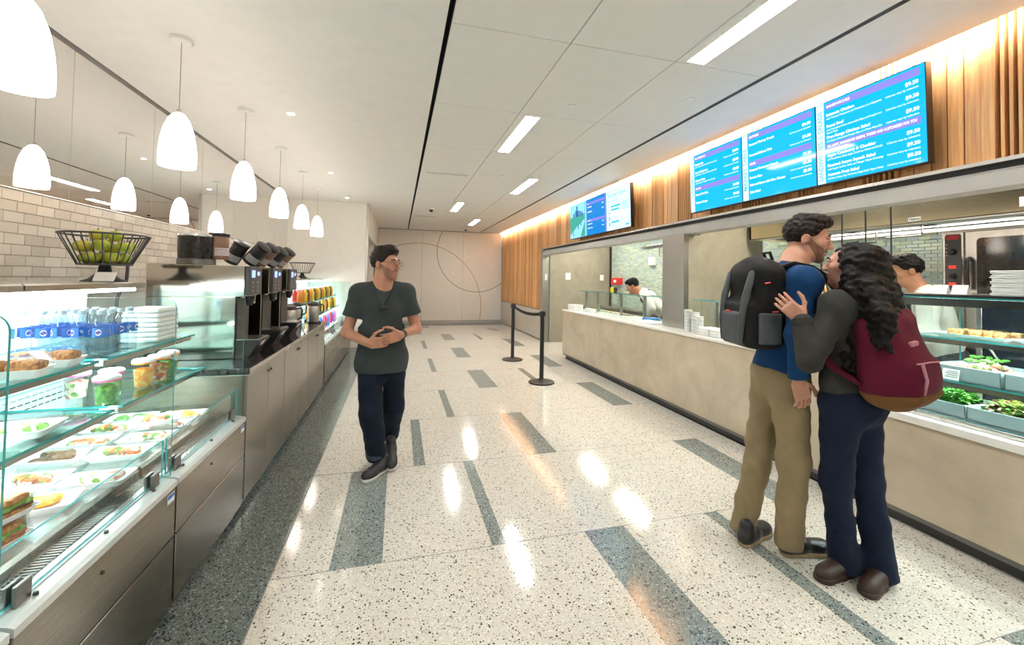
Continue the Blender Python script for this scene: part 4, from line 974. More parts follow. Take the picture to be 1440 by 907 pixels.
def tongs(loc, rz, lb):
    t = thing('tongs', lb, 'tongs', loc, rz, 'steel serving tongs in the salads')
    for s_ in (-1, 1): MB().tube([(0, s_*.006, .10), (.02, s_*.022, .14), (.06, s_*.014, .175), (.085, 0, .185)], .004, 6).build('arm', 'steel_bright', t, smooth=True)
    MB().tube([(0, 0, .04), (0, 0, .10)], [.014, .006], 8).build('scoop', 'steel_bright', t, smooth=True)
for k, (y, lb, m) in enumerate(((1.69, 'grey tray of chopped salad with herbs on the middle shelf', 'food_salad'), (1.36, 'grey tray of pink pasta salad on the middle shelf', 'food_meat'), (1.03, 'grey tray of salad beyond the right edge', 'food_salad'))):
    t = deep_tray((3.36, y, S1Z), .30, .315, .085, lb, 'salad trays on the middle shelf'); mound(t, .30, .315, .085, .075, m, k+3)
    if k < 2: tongs((3.40, y-.05, S1Z+.045), 2.2, 'steel tongs standing in the %s' % ['chopped salad', 'pink pasta salad'][k])
    c = thing('price_card', 'white label card in front of the %s' % ['chopped salad', 'pink pasta salad', 'last salad'][k], 'card', (3.195, y+.055-.05*k, S1Z)); MB().box(-.001, .001, -.04, .04, .001, .068).build('card', 'paper', c, (0, 0, 0), (0, .25, 0))
    for q in range(4): MB().box(-.0022, -.0012, -.033, .026-.008*(q % 2), .016+q*.011, .020+q*.011).build('print_line', 'mid_grey', c, (0, 0, 0), (0, .25, 0))
g = random.Random(4); ls = SDF()
for k in range(26): ls.ell(((g.random()-.5)*.2, .02+(g.random()-.5)*.16, .115+.02*g.random()), (.02, .014, .008), .004)
hb = tag(ob('herb_garnish', ls.mesh('herb_garnish', 'leaf_green', .005, .015), None, (3.36, 1.66, S1Z)), 'chopped green herbs scattered over the salad', 'herbs')
for k, (y, lb) in enumerate(((1.70, 'white platter of chopped brown cake on the upper shelf'), (1.33, 'white platter of sliced layer cake on the upper shelf'))):
    t = thing('cake_platter', lb, 'platter', (3.39, y, S2Z), 0, 'cake platters on the upper shelf'); tray_shape(t, .30, .34, .022, 'white_plastic', .03)
    r = random.Random(k)
    for q in range(13 if k == 0 else 6):
        hx, hy, hz = (.026, .026, .020) if k == 0 else (.06, .022, .036)
        x, y2 = ((r.random()-.5)*.18, -.12+.02*q) if k == 0 else (-.03, -.125+q*.05)
        m = MB(); m.cbox(-hx, hx, -hy, hy, 0, hz*.62, .003); m.cbox(-hx, hx, -hy, hy, hz*.62, hz*1.35, .003, 1); m.cbox(-hx, hx, -hy, hy, hz*1.35, hz*1.9, .004, 2)
        m.build('cake_piece', ['food_cake', 'food_dark' if k else 'food_bread', 'food_cake'], t, (x, y2, .006), (0, 0, r.random()*.5-.25))
# things on top of the case
TOPZ = LH+.748
pl = thing('lid_stack', 'tall stack of clear plastic lids on the salad case', 'lid stack', (3.42, 1.53, TOPZ), 0)
for k in range(16): MB().cbox(-.085, .085, -.10, .10, .0015+k*.0088, .0095+k*.0088, .003).build('lid', 'frost', pl, (.004*math.sin(k*2.1), .005*math.cos(k*1.7), 0))
for k, (y, lb) in enumerate(((1.83, 'folded white menu card, left of the two on the salad case'), (1.735, 'folded white menu card, right of the two on the salad case'))):
    c = thing('menu_card', lb, 'card', (3.28, y, TOPZ), .15, 'folded menu cards on the salad case')
    MB().raw([(-.03, -.035, 0), (-.03, .035, 0), (0, .035, .055), (0, -.035, .055), (.03, -.035, 0), (.03, .035, 0)], [(0, 1, 2, 3), (3, 2, 5, 4)]).build('card', 'paper', c)
    for q in range(3): MB().box(-.002, -.001, -.025, .022-.01*(q % 2), .012+q*.012, .016+q*.012).build('print_line', 'mid_grey', c, (-.026, 0, 0), (0, .498, 0))
# ---- heat lamps
for k, y in enumerate((2.775, 2.60, 2.42, 2.245)):
    t = thing('heat_lamp', 'bronze heat lamp on a black cord, %s from the plaster divider' % ['first', 'second', 'third', 'fourth'][k], 'lamp', (3.50, y, 1.31), 0, 'bronze heat lamps over the pass')
    MB().lathe([(.072, 0), (.080, .004), (.078, .03), (.066, .10), (.045, .17), (.032, .20), (.030, .27), (.026, .285), (0, .29)], 26).build('shade', 'bronze', t, smooth=True)
    MB().lathe([(0, .012), (.05, .012)], 18).build('bulb', 'light_heat', t); MB().tube([(0, 0, .285), (0, 0, 1.405)], .0055, 6).build('cord', 'black_metal', t)
# ---- glass guard over the counter
def guard(y0, y1, posts, lb):
    t = thing('sneeze_guard', lb, 'glass guard', (3.36, y0, CH), 0, 'glass guards on the service counter'); L = y1-y0
    pane(0, .30, 0, L, .350, .360, 'top_glass', t, 'glass_shelf'); pane(.095, .103, .02, L-.02, .03, .345, 'front_glass', t)
    for p in posts:
        q = p-y0; MB().cbox(.11, .15, q-.02, q+.02, 0, .350, .004).build('post', 'steel_z', t)
guard(4.86, 7.46, (5.43, 6.10, 6.90, 7.38), 'glass guard in front of the bending cook'); guard(2.95, 4.22, (3.1, 4.0), 'glass guard behind the black backpack')
# ---- counter-top supplies
def cupstack(x, y, h, r, lb, m='clear_plastic', grp='stacks of clear cups'):
    t = thing('cup_stack', lb, 'cup stack', (x, y, CH), 0, grp); n = int(h/.02)
    for k in range(n): MB().lathe([(r*.86, k*.019), (r*.98, k*.019+.017), (r*1.04, k*.019+.018), (r*1.04, k*.019+.0187)], 18).build('cup', 'frost' if k % 2 else 'white_plastic', t, smooth=True)
cupstack(3.20, 4.10, .27, .045, 'tallest stack of clear cups beside the steel column'); cupstack(3.21, 3.99, .24, .045, 'second stack of clear cups beside the steel column'); cupstack(3.17, 3.88, .20, .045, 'third stack of clear cups, nearest the white boxes')
bx = thing('container_stack', 'low stack of white takeaway containers in front of the cups', 'container stack', (3.20, 3.68, CH))
for i in range(3):
    for j in range(2): MB().cbox(-.08, .08, -.075, .075, .002+i*.028, .028+i*.028, .006).build('container', 'white_foam', bx, (.0, -.08+j*.16, 0))
bx2 = thing('container_stack', 'white takeaway containers behind the backpack', 'container stack', (3.21, 3.36, CH))
for i in range(3): MB().cbox(-.09, .09, -.10, .10, .002+i*.03, .03+i*.03, .006).build('container', 'white_foam', bx2)
bm2 = thing('steam_pan', 'steel food pan under the near glass guard', 'pan', (3.62, 3.75, CH)); MB().cbox(-.10, .10, -.16, .16, 0, .16, .01).build('pan', 'steel', bm2); MB().cbox(-.09, .09, -.15, .15, .16, .175, .01).build('lid', 'black_plastic', bm2)
bw = thing('cup_stack', 'pile of white paper cups at the far end of the counter', 'cup stack', (3.18, 7.22, CH), 0)
for k in range(9): MB().lathe([(.036, 0), (.047, .10), (.049, .10), (.049, .106), (0, .106)], 18).build('cup', 'white_plastic', bw, (.06*((k % 3)-1), .1*(k//3)-.1, .0), (0, 0, k), smooth=True)
bw2 = thing('container_stack', 'small clear tubs behind the far glass guard', 'container stack', (3.24, 6.75, CH))
for k in range(6): MB().lathe([(0, 0), (.038, 0), (.048, .07), (.046, .07)], 16).build('tub', 'clear_plastic' if k % 2 else 'white_plastic', bw2, (.05*(k % 2), -.15+.05*k, 0), smooth=True)
wells = MB()
for k in range(4):
    t = thing('food_well', 'steel food well set in the counter, %s from the far end' % ['first', 'second', 'third', 'fourth'][k], 'pan', (3.63, 7.15-.36*k, CH), 0, 'steel food wells behind the far guard')
    MB().cbox(-.10, .10, -.16, .16, 0, .012, .003).build('rim', 'steel_bright', t); MB().box(-.085, .085, -.145, .145, .011, .014).build('food', ['food_greens', 'food_mixed', 'food_salad', 'food_dark'][k], t)
cbd = thing('cutting_board', 'pale cutting board at the foot of the steel column', 'cutting board', (3.28, 5.0, CH), .05); MB().cbox(-.12, .16, -.22, .22, 0, .022, .006).build('board', 'paper', cbd)
s = SDF().rbox((0, 0, .02), (.09, .10, .018), .014, 0); s.warp(lambda X, Y, Z: .008*wob(X, Y, Z, 2)); bc = ob('towel', s.mesh('towel', 'blue_cloth', .007, .03), None, (3.52, 5.30, CH)); tag(bc, 'folded blue cloth beside the cutting board', 'cloth')
# rear work bench
wb = thing('work_bench', 'long steel work bench along the green tiled wall', 'bench', (4.70, 4.75, 0)); MB().cbox(0, .38, 0, 4.6, .86, .90, .004).build('top', 'steel', wb); MB().box(.03, .37, .02, 4.58, .1, .86).build('base', 'steel_dark', wb); MB().box(.05, .36, .05, 4.55, 0, .1).build('plinth', 'black_plastic', wb)
rb = thing('wall_box', 'red box on the green tiled wall behind the cook', 'box', (XK, 9.05, 1.40)); MB().cbox(-.10, 0, -.2, .2, 0, .16, .006).build('box', 'red', rb); MB().cbox(-.104, -.10, -.06, .06, .05, .11, .001).build('label', 'label_white', rb)
yb = thing('timer', 'yellow kitchen timer on a dark stand beyond the guard', 'timer', (3.62, 6.62, CH+.36)); MB().cbox(-.035, .035, -.035, .035, .002, .085, .006).build('face', 'yellow', yb); MB().lathe([(.04, .0), (.05, .03), (.05, .07), (.04, .09)], 16).build('ring', 'black_plastic', yb, (.03, 0, 0), smooth=True)
# ---- wall plates
def plate(loc, w_, h, axis, lb):
    t = thing('wall_plate', lb, 'switch', loc, 0, 'white wall plates')
    if axis == 'Y': MB().cbox(-w_/2, w_/2, -.008, 0, -h/2, h/2, .002).build('plate', 'white_plastic', t); MB().cbox(-w_*.18, w_*.18, -.012, -.008, -h*.22, h*.22, .001).build('rocker', 'paper', t)
    else: MB().cbox(-.008, 0, -w_/2, w_/2, -h/2, h/2, .002).build('plate', 'white_plastic', t); MB().cbox(-.012, -.008, -w_*.18, w_*.18, -h*.22, h*.22, .001).build('rocker', 'paper', t)
plate((3.96, 9.45, 1.58), .13, .165, 'Y', 'large white wall plate on the plaster partition'); plate((4.86, 9.45, 1.56), .10, .14, 'Y', 'small white wall plate at the tile edge'); plate((3.415, 9.5, 1.55), .06, .15, 'Y', 'narrow white wall plate on the steel jamb')
wb2 = thing('dispenser', 'white box on the green tiled wall under a pipe', 'dispenser', (XK, 7.62, 1.93)); MB().cbox(-.07, 0, -.09, .09, -.11, .07, .006).build('box', 'white_plastic', wb2)
pp = thing('pipe', 'bare metal pipe run high on the green tiled wall', 'pipe', (XK, 7.0, 2.2))
MB().tube([(-.05, 1.0, .02), (-.05, -.35, .06)], .02, 10).build('run', 'steel', pp, smooth=True); MB().tube([(-.05, .35, .02), (-.05, .35, -.22)], .014, 8).build('drop', 'steel', pp, smooth=True); MB().tube([(-.05, -.2, .05), (-.05, -.2, -.22)], .014, 8).build('drop', 'steel', pp, smooth=True)
# ---- exhaust hood, oven
hd2 = thing('exhaust_hood', 'long steel exhaust hood above the oven', 'hood', (4.25, -.9, 2.03)); HL = 5.2
MB().cbox(-.0, .03, 0, HL, 0, .68, .004).build('front_face', 'steel_hood', hd2); MB().cbox(0, .84, HL-.03, HL, 0, .68, .004).build('end_face', 'steel_hood', hd2)
MB().box(.03, .84, 0, HL-.03, .06, .07).build('underside', 'steel_dark', hd2); MB().cbox(.0, .05, 0, HL, -.004, .014, .003).build('lip', 'steel_bright', hd2); MB().cbox(.80, .845, 0, HL, -.012, .03, .003).build('rear_lip', 'steel_bright', hd2)
for k in range(7): MB().cbox(.10, .74, .25+k*.7, .80+k*.7, .035, .058, .003).build('filter', 'steel_dark', hd2)
MB().box(.62, .68, .3, HL-.3, .028, .034).build('added_fill_strip', 'fill_hood', hd2)  # added emitter, no real hood lamp; brightens the tiles and oven
lp = MB().box(-.002, -.0003, 3.405, 3.495, .022, .052).build('name_plate', 'label_white', hd2); text('Halton', .030, 'black_plastic', hd2, (-.0025, 3.49, .037), (PI/2, 0, -PI/2), bold=.001, name='plate_lettering')
MB().box(-.002, -.0003, 2.60, 2.82, .04, .11).build('notice', 'label_white', hd2)
pg = thing('gas_pipe', 'bent grey pipe under the exhaust hood', 'pipe', (4.75, 3.0, 2.03)); MB().tube([(.1, .6, -.09), (.1, .25, -.09), (.1, .25, .03)], .012, 8).build('pipe', 'steel_bright', pg, smooth=True); MB().tube([(.1, -.15, .05), (.1, -.15, -.05), (.1, .15, -.05), (.1, .15, -.14)], .012, 8).build('pipe', 'steel_bright', pg, smooth=True)
ov = thing('oven', 'tall steel combination oven with a dark glass door', 'oven', (4.40, 1.50, .0)); OW = .96
MB().cbox(.02, .66, 0, OW, .90, 1.955, .008).build('body', 'steel', ov); MB().cbox(.05, .64, .03, OW-.03, .12, .90, .004).build('stand', 'steel_dark', ov)
for yy in (.06, OW-.10):
    for xx in (.08, .58): MB().cbox(xx, xx+.04, yy, yy+.04, 0, .13, .003).build('leg', 'steel_dark', ov)
cp = MB().cbox(0, .02, OW-.155, OW-.015, .93, 1.94, .006).build('control_panel', 'steel', ov); MB().prism(rrect(OW-.138, OW-.035, 1.40, 1.925, .02), 'X', -.004, .0).build('control_face', 'dark_grey', cp)
MB().box(-.006, -.004, OW-.125, OW-.048, 1.88, 1.915).build('brand_plate', 'red', cp)
for zz in (1.78, 1.58, 1.45): MB().lathe([(.026, 0), (.026, .010), (.016, .024), (.0, .025)], 18).build('dial', 'black_plastic', cp, (-.004, OW-.087, zz), (0, -PI/2, 0), smooth=True)
for zz in (1.655, 1.515): MB().box(-.006, -.004, OW-.105, OW-.060, zz-.012, zz+.012).build('display', 'led_red', cp)
for k in range(4): MB().lathe([(.005, 0), (.004, .004), (0, .004)], 10).build('lamp', 'label_white', cp, (-.004, OW-.047, 1.84-.03*k), (0, -PI/2, 0), smooth=True)
dr = MB().cbox(-.012, .02, .02, OW-.165, .93, 1.94, .008).build('door', 'steel', ov); MB().prism(rrect(.07, OW-.24, 1.35, 1.88, .03), 'X', -.016, -.012).build('window', 'countertop_dark', dr)
MB().tube([(-.012, OW-.20, 1.72), (-.055, OW-.20, 1.70), (-.06, OW-.20, 1.60), (-.05, OW-.20, 1.47)], .016, 10).build('handle', 'black_plastic', dr, smooth=True)
# ---- kitchen lamps
for k, (x, y) in enumerate(((4.2, 7.0), (4.2, 8.6), (3.95, 3.2), (3.95, 1.2), (4.2, 5.4))):
    t = thing('kitchen_light', 'square ceiling lamp in the servery, %s' % ['above the cook', 'at the far end', 'above the heat lamps', 'above the oven aisle', 'beside the divider'][k], 'light', (x, y, 2.72), 0, 'square servery lamps')
    MB().box(-.2, .2, -.45, .45, -.006, -.001).build('diffuser', 'light_kitchen', t); MB().box(-.215, -.2, -.465, .465, -.01, 0).box(.2, .215, -.465, .465, -.01, 0).box(-.2, .2, -.465, -.45, -.01, 0).box(-.2, .2, .45, .465, -.01, 0).build('frame', 'white_plastic', t)
# ---- menu screens
TR = (PI/2, 0, -PI/2)
def screen_thing(ya, yb, lb, back='scr_blue', z0=2.288, H=.655):
    t = thing('menu_screen', lb, 'screen', (3.255, ya, z0), 0, 'wall-mounted menu screens'); t.rotation_euler = (0, -.035, 0); W = ya-yb
    MB().cbox(0, .055, -W+.0015, -.0015, 0, H, .002).build('housing', 'bezel', t)
    MB().box(-.0010, 0, -W+.007, -.006, .008, H-.008).build('display', back, t)
    MB().box(.055, .14, -W*.7, -W*.3, .2, .45).build('wall_bracket', 'black_metal', t)
    return t, W, H
def rect(t, W, H, u0, u1, v0, v1, m, nm, lay=1): return MB().box(-.001-.0006*lay, -.0008, -W*u1, -W*u0, H*v0, H*v1).build(nm, m, t)
def txt(t, W, H, u, v, s, size, al='LEFT', m='scr_text', bold=.0, lay=3, vert=False, nm='lettering', mw=.8):
    return text(s, size, m, t, (-.001-.0006*lay, -W*u, H*v), TR, al, bold, nm, mw*W)
def vtext(t, W, H, u, v, s, size, m='scr_ink'):
    o = text(s, size, m, t, (0, 0, 0), (0, 0, 0), 'CENTER', .0006, 'title_lettering')
    # text x runs up (+Z), text y runs towards +Y (viewer's left)
    o.matrix_local = Matrix(((0, 0, -1, -.0028), (0, 1, 0, -W*u), (1, 0, 0, H*v), (0, 0, 0, 1))); return o
def menu(ya, yb, lb, title, rows, tsize=.05):
    t, W, H = screen_thing(ya, yb, lb)
    rect(t, W, H, .008, .095, .012, .988, 'scr_pale', 'title_strip'); vtext(t, W, H, .052, .47, title, tsize)
    for r in rows:
        if r[0] == 'bar':
            rect(t, W, H, .115, .955, r[1]-.038, r[1]+.038, 'scr_purple', 'heading_bar'); txt(t, W, H, .125, r[1], r[2], .028, bold=.0006, nm='heading_lettering')
        else:
            _, v, name, desc, price = r
            txt(t, W, H, .12, v, name, .030, bold=.0008, mw=.5); 
            for i, d in enumerate(desc): txt(t, W, H, .12, v-.046-.036*i, d, .0205, mw=.53)
            if price: txt(t, W, H, .945, v+.006, price, .033, 'RIGHT', bold=.001); txt(t, W, H, .945, v-.046, 'Calories vary by selection', .0185, 'RIGHT', mw=.27)
    return t
menu(2.611, 1.871, 'right menu screen listing sandwiches and salads', 'SANDWICHES  |  SALADS', [
    ('bar', .925, 'SANDWICHES'), ('it', .825, 'Balsamic Chicken', ['with Tomato Mozzarella and Parmesan on a Baguette'], '$9.50'),
    ('it', .69, 'Roast Beef', ['with Caramelized Onion, Horseradish Mayo and Arugula on a', 'Spent Roll'], '$9.50'), ('it', .555, 'Free-Range Chicken Salad', ['with Grapes, Almonds and Tarragon Mayo on a Whole Wheat Bun'], '$9.50'),
    ('bar', .445, 'BIG, LEAFY, WHOLESOME GREENS, TOSSED AND CUSTOMIZED FOR YOU'), ('it', .335, 'Apple Cranberry & Cheddar', ['with Mixed Greens, Celery, Apples, Cranberries, Walnuts and Cheddar'], '$9.50'),
    ('it', .215, 'Roasted Acorn Squash Salad', ['with Apple, Endive, Kale and Ginger Maple Dressing'], '$9.50'), ('it', .105, 'Autumn Fruit Salad', ['with Pears, Grapes, Figs, Persimmon, Poppy Seeds, Yogurt, Honey'], '$9.50')], .05)
menu(3.371, 2.611, 'middle menu screen headed market table', 'MARKET TABLE', [
    ('bar', .925, 'ENTREES'), ('it', .815, 'Roasted Turkey Breast', [], '$9.50'), ('it', .66, 'Roasted Salmon Filet', [], '$9.50'), ('bar', .53, 'SIDES'), ('it', .44, 'Roasted Butternut Squash', [], '$3.50'),
    ('it', .33, 'Brown Rice', [], '$3.50'), ('it', .225, 'Kale and Farro with Blue Cheese', [], '$3.50'), ('it', .12, 'Side Salad', [], '')], .06)
menu(4.133, 3.371, 'left menu screen headed flatbreads', 'FLATBREADS', [
    ('bar', .925, 'FLATBREADS'), ('it', .82, 'Margherita', ['with Tomato, Basil and Fresh Mozzarella'], '$8.50'), ('it', .68, 'Four Mushroom', ['with Fontina, Thyme and Roasted Garlic'], '$8.50'), ('it', .54, 'Market Pizza', ['with Seasonal Vegetables and Ricotta'], '$8.50'),
    ('bar', .40, 'SOUPS'), ('it', .30, 'Soup of the Day', [], '$4.50'), ('it', .16, 'Tomato Bisque', [], '$4.50')], .045)
t, W, H = screen_thing(7.664, 6.985, 'far screen showing a waterfront photograph', 'scr_sky')
def poly(t, W, H, pts, m, nm, lay): return MB().prism([(-W*u, H*v) for u, v in pts], 'X', -.001-.0006*lay, -.0008).build(nm, m, t)
poly(t, W, H, [(.02, .02), (.98, .02), (.98, .66), (.02, .62)], 'scr_green', 'picture_water', 1); poly(t, W, H, [(.02, .015), (.70, .015), (.98, .42), (.98, .50), (.4, .30), (.02, .12)], 'scr_sky', 'picture_path', 2)
for k, (u, h_) in enumerate(((.25, .74), (.38, .80), (.46, .92), (.55, .78), (.66, .76), (.78, .72))): poly(t, W, H, [(u, .62), (u+.08, .62), (u+.08, h_), (u, h_)], 'scr_navy', 'picture_tower', 2)
for k, (u, v) in enumerate(((.55, .25), (.72, .34), (.22, .08))): poly(t, W, H, [(u, v), (u+.05, v), (u+.04, v+.13), (u+.01, v+.13)], 'scr_navy', 'picture_figure', 3)
t, W, H = screen_thing(6.985, 6.175, 'far screen with a dark blue menu', 'scr_deep')
rect(t, W, H, .01, .08, .012, .988, 'scr_sky', 'title_strip'); rect(t, W, H, .955, .99, .012, .988, 'scr_purple', 'edge_strip')
for v, s in ((.86, 'GRILL'), (.40, 'BEVERAGES')): rect(t, W, H, .12, .93, v-.03, v+.03, 'scr_purple', 'heading_bar'); txt(t, W, H, .13, v, s, .028, nm='heading_lettering')
for v, s in ((.77, 'Classic Burger'), (.64, 'Grilled Cheese'), (.31, 'Coffee and Tea'), (.2, 'Fountain Drinks')): txt(t, W, H, .14, v, s, .03, bold=.0006); txt(t, W, H, .90, v, '$5.50', .03, 'RIGHT')
t, W, H = screen_thing(6.175, 5.432, 'far screen with a pale program notice', 'scr_pale')
txt(t, W, H, .08, .86, 'Recycling Program', .075, m='scr_teal'); txt(t, W, H, .08, .72, 'Please sort your waste', .034, m='scr_teal')
for k, v in enumerate((.58, .50, .40, .20)): rect(t, W, H, .22, .60-.05*(k % 2), v-.018, v+.018, 'scr_teal', 'text_block')
for k in range(9): rect(t, W, H, .68, .95-.03*(k % 3), .62-.03*k, .628-.03*k, 'scr_teal', 'text_line')
for k, v in enumerate((.42, .3, .16)): rect(t, W, H, .12, .17, v-.04, v+.04, 'scr_teal', 'icon'); 
rect(t, W, H, .80, .93, .07, .10, 'scr_teal', 'icon')
# ---- barrier posts
def stanchion(x, y, lb):
    t = thing('barrier_post', lb, 'barrier', (x, y, 0), 0, 'black retractable belt barrier')
    MB().lathe([(.185, 0), (.19, .006), (.185, .02), (.12, .034), (.045, .045), (.036, .06), (0, .06)], 40).build('base', 'black_metal', t, smooth=True)
    MB().lathe([(.031, .055), (.031, .97), (0, .97)], 24).build('post', 'black_metal', t, smooth=True)
    MB().lathe([(.034, .955), (.040, .96), (.040, 1.025), (.034, 1.035), (.0, 1.037)], 24).build('head', 'black_plastic', t, smooth=True)
    for a in range(4): MB().cbox(.036, .046, -.016, .016, .962, 1.022, .002).build('belt_clip', 'black_plastic', t, (0, 0, 0), (0, 0, a*PI/2))
    return t
s1 = stanchion(2.062, 7.51, 'far black barrier post'); s2 = stanchion(2.032, 5.79, 'near black barrier post holding the end of the belt')
bp = []; n = 14
for i in range(n+1):
    f_ = i/n; bp.append((.0-.03*f_, -.045-1.63*f_, .992-.16*4*f_*(1-f_)*.35))
vs = [(x-.0012, y, z+d) for x, y, z in bp for d in (-.024, .024)]+[(x+.0012, y, z+d) for x, y, z in bp for d in (-.024, .024)]
o_ = 2*(n+1); fs = []
for i in range(n): a = 2*i; fs += [(a, a+1, a+3, a+2), (o_+a, o_+a+2, o_+a+3, o_+a+1), (a, a+2, o_+a+2, o_+a), (a+1, o_+a+1, o_+a+3, a+3)]
MB().raw(vs, fs).build('belt', 'cap_black', s1)
# ================================================================== PEOPLE
def nrm(v): v = np.array(v, float); return v/np.linalg.norm(v)
def frame(fwd, upv=(0, 0, 1)):
    """head or shoe frame: columns right(x), back(y = -forward), up(z)"""
    f_ = nrm(fwd); x = nrm(np.cross(-f_, upv)); z = np.cross(x, -f_); return np.stack([x, -f_, z], 1)
class Head:
    def __init__(s, c, fwd, tilt=(0, 0, 1), k=1.0): s.c = np.array(c, float); s.R = frame(fwd, tilt); s.k = k
    def p(s, l): return s.c+s.R@(np.array(l, float)*s.k)
    def ell(s, sdf, c, r, k=.02, mode='u'): sdf.ell(s.p(c), np.array(r)*s.k, k, mode, s.R)
    def cone(s, sdf, a, b, ra, rb, k=.02, mode='u'): sdf.cone(s.p(a), s.p(b), ra*s.k, rb*s.k, k, mode)
    def local(s, X, Y, Z):
        x, y, z = X-s.c[0], Y-s.c[1], Z-s.c[2]; R = s.R/s.k
        return R[0, 0]*x+R[1, 0]*y+R[2, 0]*z, R[0, 1]*x+R[1, 1]*y+R[2, 1]*z, R[0, 2]*x+R[1, 2]*y+R[2, 2]*z
def add_head(s, h, fem=False):
    h.ell(s, (0, .014, .034), (.075, .096, .088), .0); h.ell(s, (0, -.034, -.02), (.061, .060, .085), .03)
    h.ell(s, (0, -.034, -.068), (.049 if not fem else .043, .052, .043), .03); h.ell(s, (0, -.076, -.098), (.021, .018, .017), .022)
    for q in (-1, 1):
        h.ell(s, (q*.043, -.060, -.014), (.024, .028, .024), .02); h.ell(s, (q*.031, -.100, .011), (.017, .011, .0095), .012, 's')
        h.ell(s, (q*.031, -.0885, .0185), (.0165, .0105, .0055), .004); h.ell(s, (q*.031, -.0885, .0025), (.0155, .0095, .0042), .004); h.ell(s, (q*.0105, -.104, -.027), (.009, .010, .008), .006)
        h.ell(s, (q*.078, .010, -.002), (.009, .021, .031), .006); h.ell(s, (q*.087, .004, .0), (.006, .010, .016), .006, 's')
    h.cone(s, (-.034, -.083, .027), (.034, -.083, .027), .012, .012, .016)
    h.cone(s, (0, -.091, .022), (0, -.113, -.022), .0075, .0125, .014)
    h.ell(s, (0, -.093, -.051), (.023, .011, .0065), .006); h.ell(s, (0, -.091, -.064), (.020, .011, .0075), .006); h.ell(s, (0, -.107, -.0575), (.024, .008, .0022), .004, 's')
def face_parts(h, person, brow='hair_brown', lips=True):
    for q in (-1, 1):
        e = MB(); n = 12
        e.lathe([(0, -.0105*h.k)]+[(.0105*h.k*math.sin(PI*i/8), -.0105*h.k*math.cos(PI*i/8)) for i in range(1, 8)]+[(0, .0105*h.k)], 14)
        o = e.build('eye', 'eye_white', person, tuple(h.p((q*.031, -.0855, .0105))), smooth=True)
        i_ = MB().lathe([(0, .0108*h.k), (.0058*h.k, .0095*h.k)], 12).build('iris', 'iris', o, smooth=True)
        i_.rotation_euler = Matrix(np.stack([h.R[:, 0], h.R[:, 2], -h.R[:, 1]], 1).tolist()).to_euler()
        b = SDF(); b.cone(h.p((q*.014, -.0955, .0315)), h.p((q*.033, -.095, .0365)), .0042, .0046, .004); b.cone(h.p((q*.033, -.095, .0365)), h.p((q*.050, -.083, .031)), .0046, .003, .004)
        ob('eyebrow', b.mesh('eyebrow', brow, .0025, .01), person)
    if lips:
        b = SDF(); b.ell(h.p((0, -.0945, -.0515)), np.array((.0215, .0105, .0055))*h.k, 0, 'u', h.R); b.ell(h.p((0, -.0925, -.064)), np.array((.0185, .0105, .0065))*h.k, .003, 'u', h.R)
        ob('lips', b.mesh('lips', 'lips', .003, .01), person)
def short_hair(h, person, mat, quiff=.03, seed=1, line=None):
    s = SDF(); h.ell(s, (0, .018, .042), (.084, .104, .092), 0); h.ell(s, (0, -.045, .100), (.060, .052, .026+quiff*.4), .03); h.ell(s, (.0, .01, .118), (.06, .07, .022), .03)
    xs_ = line or ([-.12, -.085, -.06, -.035, -.005, .03, .11], [.090, .078, .066, .022, .012, -.035, -.07])
    s.warp(lambda X, Y, Z: .0045*wob(X, Y, Z, 4.5, seed)+.002*wob(X, Y, Z, 9, seed+2))
    def cl(X, Y, Z): x, y, z = h.local(X, Y, Z); return (np.interp(y, xs_[0], xs_[1])-z)*h.k
    s.clip(cl); ob('hair', s.mesh('hair', mat, .0045, .02), person)
def beard(h, person, mat='stubble', fem=False):
    s = SDF(); add_head(s, h); s.grow(.0016); s.warp(lambda X, Y, Z: .0006*wob(X, Y, Z, 14))
    def cl(X, Y, Z):
        x, y, z = h.local(X, Y, Z); ax_ = abs(x)
        top = np.where(ax_ > .026, np.interp(y, [-.11, -.085, -.06, -.02, .0], [-.046, -.042, -.028, .0, .012]), np.where((z > -.052) & (y < -.09), -.036, -.072))
        lip = .0045-np.sqrt(np.maximum(0, (ax_/.024)**2+((z+.058)/.014)**2)-0)*.0045      # bare mouth
        return np.maximum(np.maximum(z-top, y-.004+z*.15), lip)*h.k
    s.clip(cl); ob('beard', s.mesh('beard', mat, .0033, .015), person)
